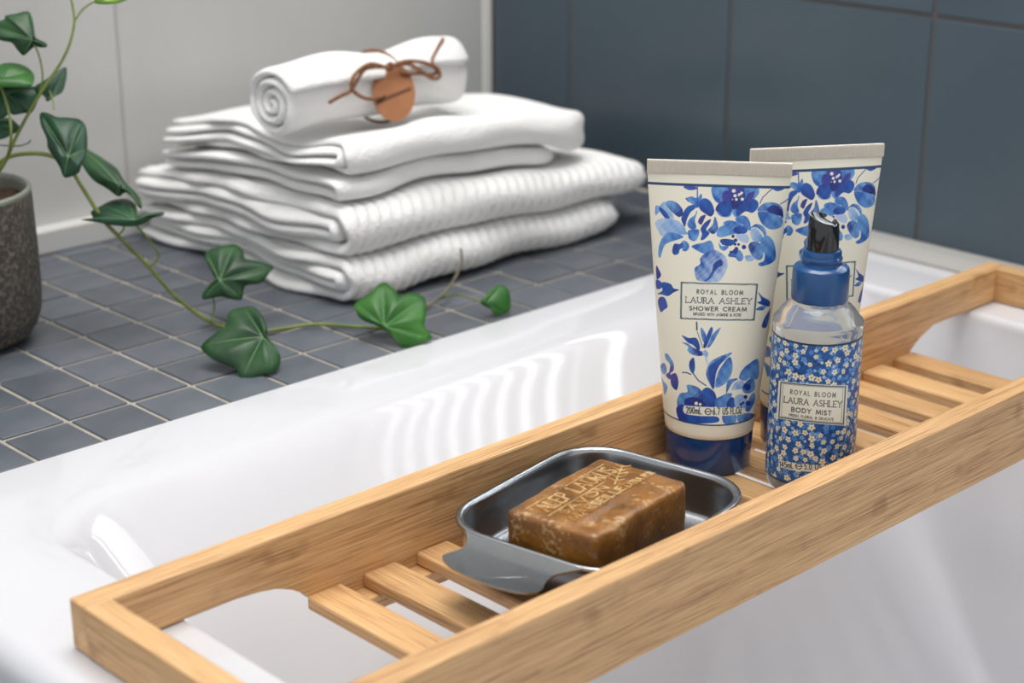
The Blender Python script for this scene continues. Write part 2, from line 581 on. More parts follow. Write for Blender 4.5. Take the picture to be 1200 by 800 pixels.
# flat tab handle that bends out of the rim
tabpts = [(-0.0628, 0.0360), (-0.0670, 0.0318), (-0.0715, 0.0285), (-0.0770, 0.0272), (-0.0835, 0.0300), (-0.0880, 0.0300), (-0.0935, 0.0220), (-0.0968, 0.0100), (-0.0982, -0.0040),
          (-0.0965, -0.0180), (-0.0925, -0.0255), (-0.0870, -0.0262), (-0.0800, -0.0240), (-0.0740, -0.0242), (-0.0685, -0.0285), (-0.0628, -0.0345)]
sm = catmull(tabpts, 4)
top, bot = [], []
bmt = bmesh.new()
def tabz(u):
    t = min(max((-0.0628 - u) / 0.034, 0), 1)
    return ZD - 0.0003 - 0.0026 * t - 0.0012 * math.sin(t * math.pi)
vt = [bmt.verts.new((u, v, tabz(u))) for u, v in sm]
f = bmt.faces.new(vt)
bmesh.ops.triangulate(bmt, faces=[f])
for _ in range(2):
    bmesh.ops.subdivide_edges(bmt, edges=[e for e in bmt.edges if e.calc_length() > 0.006], cuts=1)
for v in bmt.verts: v.co.z = tabz(v.co.x)
r = bmesh.ops.solidify(bmt, geom=bmt.faces[:], thickness=0.0011)
tab = bm_obj('tab_handle', bmt, M_STEEL, dish, smooth=False); auto_smooth(tab, 40)

# ------------------------------------------------------------------ soap bar
M_SOAP = noisy('brown_soap', srgb(108, 68, 24), srgb(156, 104, 42), 55, 0.30, bump=0.45, bscale=300, detail=6, bdist=0.0012, coat=0.15)
nt_ = M_SOAP.node_tree; p_ = nt_.nodes['Principled BSDF']
src = p_.inputs['Base Color'].links[0].from_socket
n_ = nd(nt_, 'ShaderNodeTexNoise'); n_.inputs['Scale'].default_value = 420; n_.inputs['Detail'].default_value = 3
n2_ = nd(nt_, 'ShaderNodeTexNoise'); n2_.inputs['Scale'].default_value = 70; n2_.inputs['Detail'].default_value = 2
tc_ = nd(nt_, 'ShaderNodeTexCoord'); nt_.links.new(tc_.outputs['Object'], n_.inputs['Vector']); nt_.links.new(tc_.outputs['Object'], n2_.inputs['Vector'])
mu_ = nd(nt_, 'ShaderNodeMath', operation='MULTIPLY'); nt_.links.new(n_.outputs[0], mu_.inputs[0]); nt_.links.new(n2_.outputs[0], mu_.inputs[1])
rp_ = nd(nt_, 'ShaderNodeValToRGB'); rp_.color_ramp.elements[0].position = 0.30; rp_.color_ramp.elements[1].position = 0.40
rp_.color_ramp.elements[1].color = (0.7, 0.7, 0.7, 1)
nt_.links.new(mu_.outputs[0], rp_.inputs[0])
mk_ = nd(nt_, 'ShaderNodeMix', data_type='RGBA'); nt_.links.new(rp_.outputs[0], mk_.inputs[0]); nt_.links.new(src, mk_.inputs[6]); mk_.inputs[7].default_value = srgb(206, 170, 122)  # pale specks: worn spots, plus the glossy sparkle painted into the colour
nt_.links.new(mk_.outputs[2], p_.inputs['Base Color'])
M_SOAP2 = noisy('soap_relief_glints', srgb(166, 118, 60), srgb(224, 190, 138), 150, 0.3, bump=0.3, bscale=400, bdist=0.0006)  # paler than the bar: glints on the raised lettering put into its colour
SA = math.radians(9.5)
sL, sW, sH = 0.0800, 0.0520, 0.0368
soap = empty('soap_bar', (-0.1268, -0.0380, 0.0022), SA)
tag(soap, 'worn brown block of soap with pressed lettering in the steel dish', 'soap')
bm = box_bm(sL, sW, sH, 0.0030, 3)
bmesh.ops.triangulate(bm, faces=bm.faces[:])
bmesh.ops.subdivide_edges(bm, edges=[e for e in bm.edges if e.calc_length() > 0.01], cuts=7, use_grid_fill=True)
bmesh.ops.subdivide_edges(bm, edges=[e for e in bm.edges if e.calc_length() > 0.005], cuts=2, use_grid_fill=True)
for v in bm.verts:
    x, y, z = v.co
    w = 0.00025 * math.sin(x * 210 + 1) * math.sin(y * 170 + 2) + 0.00012 * math.sin(x * 430 + y * 310 + z * 280)
    v.co.z += w + 0.0009 * (x / 0.04) ** 2 * (1 if z > 0 else 0) * -1
    v.co.y += 0.0003 * math.sin(x * 160 + z * 90); v.co.x += 0.0003 * math.sin(y * 140 + z * 110)
    # raised central tablet on the top face
    if z > sH / 2 - 0.002 and -0.013 < y < 0.020 and abs(x) < 0.037: v.co.z += 0.0006
body = bm_obj('bar', bm, M_SOAP, soap, loc=(0, 0, sH / 2)); auto_smooth(body, 50)


# ------------------------------------------------------------------ stroke lettering
def arc(cx, cy, rx, ry, a0, a1, n=10):
    return [(cx + rx * math.cos(math.radians(a0 + (a1 - a0) * k / n)), cy + ry * math.sin(math.radians(a0 + (a1 - a0) * k / n))) for k in range(n + 1)]


G = {   # glyph: (width, polylines) in a box of height 1, y down
    'A': (.78, [[(0, 1), (.39, 0), (.78, 1)], [(.14, .66), (.64, .66)]]),
    'B': (.55, [[(0, 0), (0, 1)], [(0, 0)] + arc(.25, .24, .25, .24, -90, 90) + [(0, .48)], [(0, .48)] + arc(.28, .74, .27, .26, -90, 90) + [(0, 1)]]),
    'C': (.75, [arc(.45, .5, .45, .5, -45, -315, 16)]),
    'D': (.72, [[(0, 0), (0, 1)], [(0, 0), (.22, 0)] + arc(.22, .5, .5, .5, -90, 90) + [(0, 1)]]),
    'E': (.5, [[(.5, 0), (0, 0), (0, 1), (.5, 1)], [(0, .48), (.42, .48)]]),
    'F': (.48, [[(.48, 0), (0, 0), (0, 1)], [(0, .48), (.4, .48)]]),
    'H': (.7, [[(0, 0), (0, 1)], [(.7, 0), (.7, 1)], [(0, .48), (.7, .48)]]),
    'I': (.02, [[(0.01, 0), (0.01, 1)]]),
    'J': (.3, [[(.3, 0), (.3, .8)] + arc(.12, .8, .18, .2, 0, 120)]),
    'L': (.48, [[(0, 0), (0, 1), (.48, 1)]]),
    'M': (.9, [[(0, 1), (.1, 0), (.45, .9), (.8, 0), (.9, 1)]]),
    'N': (.72, [[(0, 1), (0, 0), (.72, 1), (.72, 0)]]),
    'O': (.95, [arc(.475, .5, .475, .5, 0, 360, 22)]),
    'P': (.5, [[(0, 0), (0, 1)], [(0, 0), (.2, 0)] + arc(.22, .26, .26, .26, -90, 90) + [(0, .52)]]),
    'R': (.55, [[(0, 0), (0, 1)], [(0, 0), (.2, 0)] + arc(.22, .25, .25, .25, -90, 90) + [(0, .5)], [(.2, .5), (.56, 1)]]),
    'S': (.5, [arc(.25, .25, .22, .25, -30, -270, 10) + arc(.25, .75, .25, .25, -90, 150, 10)]),
    'T': (.6, [[(0, 0), (.6, 0)], [(.3, 0), (.3, 1)]]),
    'U': (.68, [[(0, 0), (0, .65)] + arc(.34, .65, .34, .35, 180, 0) + [(.68, 0)]]),
    'V': (.72, [[(0, 0), (.36, 1), (.72, 0)]]),
    'W': (1.05, [[(0, 0), (.27, 1), (.525, .1), (.78, 1), (1.05, 0)]]),
    'X': (.65, [[(0, 0), (.65, 1)], [(.65, 0), (0, 1)]]),
    'Y': (.7, [[(0, 0), (.35, .5), (.7, 0)], [(.35, .5), (.35, 1)]]),
    'Z': (.55, [[(0, 0), (.55, 0), (0, 1), (.55, 1)]]),
    '&': (.7, [[(.7, 1), (.15, .3)] + arc(.32, .22, .18, .22, 160, 380) + [(.08, .65)] + arc(.28, .76, .25, .24, 190, 60) + [(.68, .55)]]),
    '0': (.5, [arc(.25, .5, .25, .5, 0, 360, 18)]),
    '1': (.2, [[(0, .18), (.2, 0), (.2, 1)]]),
    '2': (.46, [arc(.23, .25, .22, .25, 190, 380, 8) + [(0, 1), (.46, 1)]]),
    '4': (.5, [[(.38, 1), (.38, 0), (0, .7), (.5, .7)]]),
    '5': (.46, [[(.42, 0), (.08, 0), (.04, .45)] + arc(.2, .68, .25, .32, -90, 130)]),
    '6': (.48, [[(.38, 0), (.06, .5)] + arc(.24, .7, .22, .3, 200, 560, 16)]),
    '7': (.46, [[(0, 0), (.46, 0), (.16, 1)]]),
    'm': (.66, [[(0, 1), (0, .38)], [(0, .5), (.12, .38), (.26, .38), (.33, .5), (.33, 1)], [(.33, .5), (.45, .38), (.58, .38), (.66, .5), (.66, 1)]]),
    'e': (.85, [[(.06, .5), (.85, .5)] + arc(.45, .5, .40, .46, -5, -325, 18)]),   # the estimated sign
    '.': (.05, [[(.02, .93), (.03, 1)]]),
    ',': (.08, [[(.05, .9), (.02, 1.12)]]),
    ' ': (.42, []),
}


def text_strokes(txt, width=1.0, space=.26, serif=0.0):
    """polylines laid out along x, scaled so that the whole line is `width` wide and letters are 1 high (aspect kept by the caller)"""
    x = 0; out = []
    for ch in txt:
        w, pl = G[ch]
        for p in pl:
            out.append([(x + a, b) for a, b in p])
            if serif:
                for (a, b) in (p[0], p[-1]):
                    if b < .03 or b > .97:
                        out.append([(x + a - serif, b), (x + a + serif, b)])
                for (a, b) in p[1:-1]:
                    if (b < .005 or b > .995) and ch in 'LE':
                        out.append([(x + a - serif, b), (x + a + serif, b)])
        x += w + space
    tot = x - space
    return [[(a / tot * width, b) for a, b in p] for p in out]


# raised lettering and sprig pressed into the soap, each one a small relief bar
def relief(name, polys, ztop, w, hgt, mat, parent):
    V, Fc = [], []
    for p in polys:
        for (x0, y0), (x1, y1) in zip(p[:-1], p[1:]):
            d = np.array([x1 - x0, y1 - y0]); l = np.linalg.norm(d)
            if l < 1e-6: continue
            d = d / l; nn = np.array([-d[1], d[0]]) * w / 2
            a = np.array([x0, y0]) - d * w * .25; b = np.array([x1, y1]) + d * w * .25
            k = len(V)
            for q in (a + nn, a - nn, b - nn, b + nn): V.append((q[0], q[1], ztop - .0012))
            for q in (a + nn * .6, a - nn * .6, b - nn * .6, b + nn * .6): V.append((q[0], q[1], ztop + hgt - 0.0009 * (q[0] / 0.04) ** 2))
            Fc += [(k + 4, k + 5, k + 6, k + 7), (k, k + 1, k + 5, k + 4), (k + 1, k + 2, k + 6, k + 5), (k + 2, k + 3, k + 7, k + 6), (k + 3, k, k + 4, k + 7)]
    return mesh_obj(name, V, Fc, mat, parent, smooth=False)


def place(strokes, x0, x1, ytop, ybot):
    return [[(x0 + a * (x1 - x0), ytop + b * (ybot - ytop)) for a, b in p] for p in strokes]


ZS = sH + 0.0004
relief('pressed_lettering', place(text_strokes('ALEP LAURUS', 1, .22), -0.033, 0.026, 0.0150, 0.0065), ZS, .0017, .0010, M_SOAP2, soap)
relief('pressed_lettering', place(text_strokes('SAVON', 1, .3), -0.030, 0.006, 0.0030, -0.0015), ZS, .0013, .0009, M_SOAP2, soap)
relief('pressed_lettering', place(text_strokes('MARSEILLE', 1, .3), -0.033, 0.010, -0.0042, -0.0088), ZS, .0014, .0010, M_SOAP2, soap)
relief('pressed_lettering', place(text_strokes('EXTRA PUR', 1, .3), 0.013, 0.036, -0.0050, -0.0088), ZS, .0012, .0009, M_SOAP2, soap)
sprig = [[(0.012, -0.001), (0.022, 0.0035), (0.034, 0.0090)]]
for k in range(5):
    t = 0.15 + k * 0.19
    bx, by = 0.012 + 0.022 * t, -0.001 + 0.010 * t
    sprig += [[(bx, by), (bx + 0.0045, by - 0.0022)], [(bx, by), (bx + 0.0012, by + 0.0045)]]
relief('pressed_sprig', sprig, ZS, .0014, .0009, M_SOAP2, soap)
relief('pressed_border', [[(-0.036, 0.0175), (0.030, 0.0175)], [(-0.036, 0.0045), (0.012, 0.0045)]], ZS, .0010, .0008, M_SOAP2, soap)


# ------------------------------------------------------------------ printing on surfaces (colour attribute)
def lin(c):
    return np.array(srgb(*c)[:3])


def vnoise(x, y, s=1.0):
    x = x * s; y = y * s
    return (np.sin(1.7 * x + 2.3 * np.sin(0.9 * y + 1)) + np.sin(2.1 * y + 1.9 * np.sin(1.1 * x + 2)) + np.sin(3.1 * x - 2.7 * y + 0.5)
            + 0.7 * np.sin(5.3 * x + 4.1 * y + 2 * np.sin(2.2 * y))) / 7.4 + 0.5


def inside(px, py, poly):
    r = np.zeros(px.shape, bool)
    n = len(poly); j = n - 1
    for i in range(n):
        xi, yi = poly[i]; xj, yj = poly[j]
        if yi != yj:
            c = ((yi > py) != (yj > py)) & (px < (xj - xi) * (py - yi) / (yj - yi) + xi)
            r ^= c
        j = i
    return r


def paint_poly(col, px, py, poly, c1, c2=None, ang=0.0, smooth=True, aa=0.16, tex=0.5):
    if smooth: poly = catmull(poly, 4, closed=True)
    poly = np.array(poly)
    lo, hi = poly.min(0) - 1, poly.max(0) + 1
    m = np.nonzero((px > lo[0]) & (px < hi[0]) & (py > lo[1]) & (py < hi[1]))[0]
    if not len(m): return
    X, Y = px[m], py[m]
    a = sum(inside(X + dx, Y + dy, poly).astype(float) for dx, dy in ((-aa, -aa * .4), (aa * .4, -aa), (aa, aa * .4), (-aa * .4, aa))) / 4
    c1 = lin(c1)
    if c2 is None:
        c = np.broadcast_to(c1, (len(m), 3))
    else:
        c2 = lin(c2)
        cx, cy = (lo + hi) / 2; ext = max(hi - lo) / 2
        g = ((X - cx) * math.cos(ang) + (Y - cy) * math.sin(ang)) / ext * 0.5 + 0.5
        g = np.clip(g + tex * (vnoise(X, Y, 0.16) - 0.5) * 2, 0, 1)[:, None]
        c = c1 * (1 - g) + c2 * g
    a = a[:, None]
    col[m] = col[m] * (1 - a) + c * a


def paint_line(col, px, py, pts, w, c, aa=0.35):
    pts = np.array(pts, float)
    c = lin(c)
    for (x0, y0), (x1, y1) in zip(pts[:-1], pts[1:]):
        m = np.nonzero((px > min(x0, x1) - w - 1) & (px < max(x0, x1) + w + 1) & (py > min(y0, y1) - w - 1) & (py < max(y0, y1) + w + 1))[0]
        if not len(m): continue
        X, Y = px[m] - x0, py[m] - y0
        dx, dy = x1 - x0, y1 - y0
        t = np.clip((X * dx + Y * dy) / (dx * dx + dy * dy + 1e-9), 0, 1)
        dist = np.hypot(X - t * dx, Y - t * dy)
        a = np.clip((w / 2 - dist) / aa + 0.5, 0, 1)[:, None]
        col[m] = col[m] * (1 - a) + c * a


def paint_dot(col, px, py, x, y, r, c):
    paint_line(col, px, py, [(x, y), (x + .01, y)], 2 * r, c)


def panel_map(q, sag=0.0):
    """unit square -> quad q (tl, tr, br, bl) with a bow for the curved surface"""
    q = [np.array(p, float) for p in q]
    def f(u, v):
        p = (q[0] * (1 - u) + q[1] * u) * (1 - v) + (q[3] * (1 - u) + q[2] * u) * v
        return (p[0], p[1] + sag * 4 * u * (1 - u))
    return f


def paint_text(col, px, py, f, txt, u0, u1, v0, v1, w, c, space=.3, serif=0.0):
    for p in text_strokes(txt, 1, space, serif):
        paint_line(col, px, py, [f(u0 + a * (u1 - u0), v0 + b * (v1 - v0)) for a, b in p], w, c)


def frame_rect(f, a, n=14):
    top = [f(a + (1 - 2 * a) * k / n, a) for k in range(n + 1)]
    bot = [f(a + (1 - 2 * a) * k / n, 1 - a) for k in range(n + 1)]
    return top + bot[::-1]


D = (24, 54, 138); MB = (30, 90, 174); LB = (106, 158, 212); PB = (176, 196, 224); UB = (72, 64, 150); DB = (24, 38, 110)
CREAM = (236, 231, 212); INK = (52, 62, 70); NAVY = (30, 66, 104)

# watercolour petals traced from the front tube: (zoom window, outline, colour, colour, direction)
PETALS = [
    ('A', [(300, 285), (345, 275), (400, 290), (385, 305), (340, 308)], MB, UB, 0),
    ('A', [(318, 375), (360, 360), (400, 370), (430, 340), (435, 375), (415, 430), (395, 440), (360, 410)], LB, MB, 0.5),
    ('A', [(425, 400), (455, 375), (495, 390), (520, 430), (528, 475), (505, 505), (470, 490), (430, 460), (418, 430)], MB, D, 1.0),
    ('A', [(385, 430), (345, 430), (310, 460), (285, 520), (295, 560), (312, 580), (325, 530), (350, 480), (385, 450)], MB, D, 1.8),
    ('A', [(330, 560), (350, 525), (385, 500), (395, 470), (400, 480), (385, 540), (395, 590), (370, 605), (340, 590)], LB, MB, 1),
    ('A', [(410, 545), (430, 510), (465, 500), (455, 530), (435, 570), (415, 560)], UB, DB, 0),
    ('A', [(430, 605), (460, 560), (505, 535), (490, 575), (470, 610), (495, 635), (455, 680), (430, 680), (440, 640)], D, MB, 1.2),
    ('A', [(535, 515), (555, 560), (555, 610), (525, 640), (490, 620), (485, 610), (520, 570)], LB, D, 0.4),
    ('A', [(335, 620), (370, 610), (415, 615), (405, 670), (380, 695), (345, 680), (335, 650)], MB, LB, 0.8),
    ('A', [(90, 430), (120, 430), (150, 400), (170, 420), (200, 460), (220, 520), (180, 530), (130, 470), (90, 500)], LB, PB, 0),
    ('A', [(120, 440), (160, 470), (190, 520), (170, 530), (140, 500), (115, 460)], D, MB, 0),
    ('A', [(165, 410), (200, 392), (250, 410), (285, 450), (290, 490), (265, 510), (230, 490), (190, 450)], LB, D, 0.6),
    ('A', [(90, 560), (130, 530), (180, 530), (250, 545), (300, 590), (310, 620), (325, 640), (270, 645), (200, 630), (140, 655), (110, 610)], PB, LB, 0.7),
    ('A', [(110, 790), (120, 720), (150, 660), (200, 635), (260, 650), (290, 670), (240, 690), (180, 710), (150, 740), (125, 815)], LB, MB, 0.2),
    ('A', [(215, 770), (230, 720), (270, 720), (290, 700), (305, 705), (295, 745), (270, 760), (260, 790), (230, 798)], D, MB, 0.3),
    ('A', [(290, 700), (320, 700), (340, 740), (320, 770), (290, 765), (300, 735)], LB, MB, 0.5),
    ('A', [(515, 295), (560, 285), (650, 285), (640, 330), (600, 360), (590, 400), (555, 400), (525, 360)], LB, MB, 2.4),
    ('A', [(600, 330), (640, 320), (665, 370), (650, 400), (600, 400)], UB, D, 0),
    ('A', [(650, 285), (765, 285), (770, 350), (740, 390), (680, 380), (655, 350)], UB, D, 0.6),
    ('A', [(765, 285), (855, 285), (868, 330), (840, 370), (800, 400), (755, 400), (770, 350)], MB, LB, -0.6),
    ('A', [(790, 340), (835, 320), (830, 360), (790, 395), (765, 390)], D, UB, 0),
    ('A', [(550, 480), (600, 500), (660, 485), (645, 512), (590, 512)], LB, LB, 0),
    ('A', [(545, 455), (570, 410), (620, 395), (668, 400), (672, 450), (640, 500), (600, 505), (565, 480)], D, MB, 0.4),
    ('A', [(660, 395), (700, 385), (760, 395), (720, 440), (680, 460)], DB, D, 0),
    ('A', [(690, 500), (710, 450), (760, 410), (820, 380), (858, 400), (860, 440), (820, 480), (770, 470), (720, 505)], D, MB, 0.2),
    ('A', [(670, 470), (700, 455), (700, 500), (740, 505), (700, 515), (675, 495)], LB, MB, 0),
    ('A', [(865, 465), (900, 420), (950, 405), (1010, 415), (1045, 450), (1050, 520), (1010, 490), (960, 490), (920, 470)], LB, D, 0.9),
    ('A', [(935, 455), (985, 425), (1030, 450), (1040, 500), (980, 490)], D, DB, 0),
    ('A', [(870, 480), (930, 480), (1000, 500), (1045, 530), (1040, 580), (980, 605), (930, 590), (890, 550)], MB, LB, 0.3),
    ('A', [(970, 288), (1050, 285), (1060, 300), (1010, 317)], MB, D, 0),
    ('A', [(605, 555), (650, 540), (700, 555), (690, 575), (620, 580)], LB, MB, 0),
    ('A', [(700, 520), (750, 505), (790, 530), (810, 600), (790, 610), (750, 570), (705, 560)], MB, LB, 2.5),
    ('A', [(558, 650), (570, 600), (620, 575), (690, 565), (760, 585), (778, 620), (740, 645), (690, 640), (650, 650), (590, 665)], LB, MB, -0.3),
    ('A', [(680, 620), (700, 590), (770, 600), (770, 630), (720, 642)], D, MB, 0),
    ('A', [(700, 650), (770, 645), (795, 680), (780, 710), (740, 700), (715, 680)], PB, PB, 0),
    ('A', [(580, 690), (620, 680), (680, 690), (690, 700), (660, 730), (600, 725)], D, MB, 0.6),
    ('A', [(568, 710), (590, 735), (640, 735), (610, 768), (578, 755)], LB, MB, 0),
    ('A', [(810, 625), (850, 600), (890, 650), (900, 690), (860, 700), (820, 680)], PB, LB, 0),
    ('A', [(810, 600), (850, 570), (900, 585), (925, 630), (915, 660), (890, 620), (850, 592)], MB, LB, 0.5),
    ('B', [(365, 55), (400, 40), (450, 30), (500, 15), (525, 60), (520, 90), (470, 110), (430, 100), (385, 75)], MB, LB, 0.5),
    ('B', [(460, 120), (520, 90), (560, 100), (610, 140), (625, 200), (605, 260), (570, 310), (520, 320), (450, 315), (405, 300), (390, 225), (430, 190), (430, 150)], MB, PB, 0.6),
    ('B', [(510, 260), (530, 190), (580, 160), (590, 200), (550, 225), (500, 300), (460, 315)], D, MB, 2),
    ('B', [(640, 120), (670, 95), (720, 85), (750, 130), (740, 160), (715, 165), (690, 140), (650, 135)], LB, MB, 2),
    ('B', [(770, 130), (830, 125), (830, 160), (785, 168)], LB, PB, 0),
    ('B', [(795, 60), (820, 25), (870, 30), (900, 80), (895, 140), (860, 155), (820, 120)], D, LB, 0.2),
    ('B', [(890, 10), (930, -20), (970, 10), (990, 60), (995, 140), (960, 180), (890, 200), (870, 180), (910, 160), (915, 110), (890, 70)], LB, MB, 1.2),
    ('B', [(300, 30), (335, 35), (335, 70), (300, 80)], LB, MB, 0),
    ('B', [(92, 205), (120, 250), (125, 280), (95, 300)], UB, D, 0),
    ('B', [(92, 310), (130, 330), (130, 370), (95, 375)], UB, MB, 0),
    ('B', [(105, 415), (140, 390), (130, 345), (150, 330), (200, 345), (220, 375), (260, 385), (220, 405), (180, 430), (140, 420)], MB, D, 0.3),
    ('B', [(105, 480), (120, 445), (155, 450), (175, 510), (150, 535), (125, 550)], UB, MB, 0),
    ('B', [(865, 405), (900, 440), (950, 470), (945, 510), (900, 500), (860, 480), (890, 465)], MB, D, 0.5),
    ('B', [(850, 535), (890, 510), (930, 510), (900, 540)], MB, LB, 0),
    ('B', [(895, 660), (915, 600), (945, 550), (955, 520), (950, 590), (930, 665)], D, MB, 0),
    ('C', [(290, 150), (340, 170), (395, 170), (420, 230), (410, 260), (370, 220), (330, 200)], MB, D, 0.6),
    ('C', [(290, 205), (330, 210), (370, 240), (450, 280), (420, 302), (360, 290), (330, 260), (335, 235)], LB, D, 0.3),
    ('C', [(428, 105), (440, 95), (470, 150), (460, 200), (440, 180)], LB, MB, 0),
    ('C', [(490, 210), (520, 140), (578, 92), (550, 150), (510, 220), (480, 240)], MB, LB, -0.6),
    ('C', [(450, 230), (470, 160), (505, 90), (520, 110), (500, 170), (470, 235)], D, MB, -1),
    ('C', [(440, 280), (465, 260), (485, 290), (470, 320), (455, 300)], PB, LB, 0),
    ('C', [(345, 350), (375, 320), (385, 390), (370, 435), (345, 400)], D, MB, 0),
    ('C', [(475, 430), (500, 360), (560, 320), (660, 285), (620, 330), (570, 380), (545, 440), (530, 548), (490, 490)], LB, D, 0.9),
    ('C', [(495, 390), (560, 340), (620, 310), (570, 380), (545, 440), (528, 540), (500, 480)], D, MB, -0.8),
    ('C', [(545, 535), (560, 440), (600, 370), (650, 320), (668, 400), (640, 480), (600, 520)], MB, LB, 0.9),
    ('C', [(630, 510), (650, 485), (710, 480), (670, 510), (640, 560), (625, 590), (625, 540)], MB, LB, 0.6),
    ('C', [(725, 470), (750, 410), (800, 365), (860, 335), (868, 430), (850, 480), (800, 470), (770, 490)], MB, LB, 0.9),
    ('C', [(665, 560), (690, 510), (740, 495), (770, 540), (700, 560)], PB, LB, 0),
    ('C', [(750, 540), (790, 490), (830, 480), (838, 550), (800, 585), (760, 580)], D, LB, 0.6),
    ('C', [(255, 640), (280, 590), (330, 580), (325, 530), (400, 545), (440, 590), (445, 640), (400, 640), (340, 660), (300, 690), (265, 700)], LB, D, 0.7),
    ('C', [(440, 575), (480, 548), (530, 580), (548, 640), (530, 690), (470, 690), (450, 620)], MB, D, 0.5),
    ('C', [(310, 640), (360, 620), (440, 640), (460, 690), (380, 700), (320, 695)], D, DB, 0),
    ('C', [(540, 640), (590, 610), (640, 590), (665, 600), (640, 650), (630, 700), (560, 700)], MB, LB, 0.4),
    ('C', [(630, 660), (660, 620), (690, 640), (690, 700), (640, 700)], D, MB, 0),
    ('C', [(690, 620), (740, 600), (780, 640), (760, 700), (700, 700)], PB, LB, 0),
    ('C', [(770, 700), (800, 620), (835, 590), (838, 650), (800, 720), (775, 720)], LB, MB, 0.4),
    ('C', [(253, 700), (300, 680), (310, 740), (420, 760), (540, 765), (545, 805), (400, 815), (300, 805), (262, 770)], D, MB, 0.3),
    ('C', [(600, 750), (690, 750), (685, 815), (610, 815)], MB, LB, 0.4),
    ('C', [(715, 750), (830, 745), (800, 790), (725, 805)], LB, D, 0.3),
    ('C', [(125, 380), (150, 360), (170, 400), (160, 440), (135, 430)], UB, LB, 0.9),
    ('C', [(160, 290), (185, 300), (220, 360), (220, 410), (190, 430), (195, 370), (165, 330)], LB, UB, 0.9),
    ('C', [(165, 450), (190, 430), (205, 460), (190, 480)], UB, UB, 0),
    ('C', [(205, 450), (240, 440), (258, 500), (245, 560), (210, 530), (200, 480)], UB, D, 0.9),
    ('C', [(130, 465), (150, 500), (175, 540), (155, 595), (145, 540)], LB, MB, 0),
]
WIN = {'A': (755, 175), 'B': (755, 280), 'C': (755, 370)}
ZS_ = 0.154167
def zp(w, pts): return [(WIN[w][0] + a * ZS_, WIN[w][1] + b * ZS_) for a, b in pts]


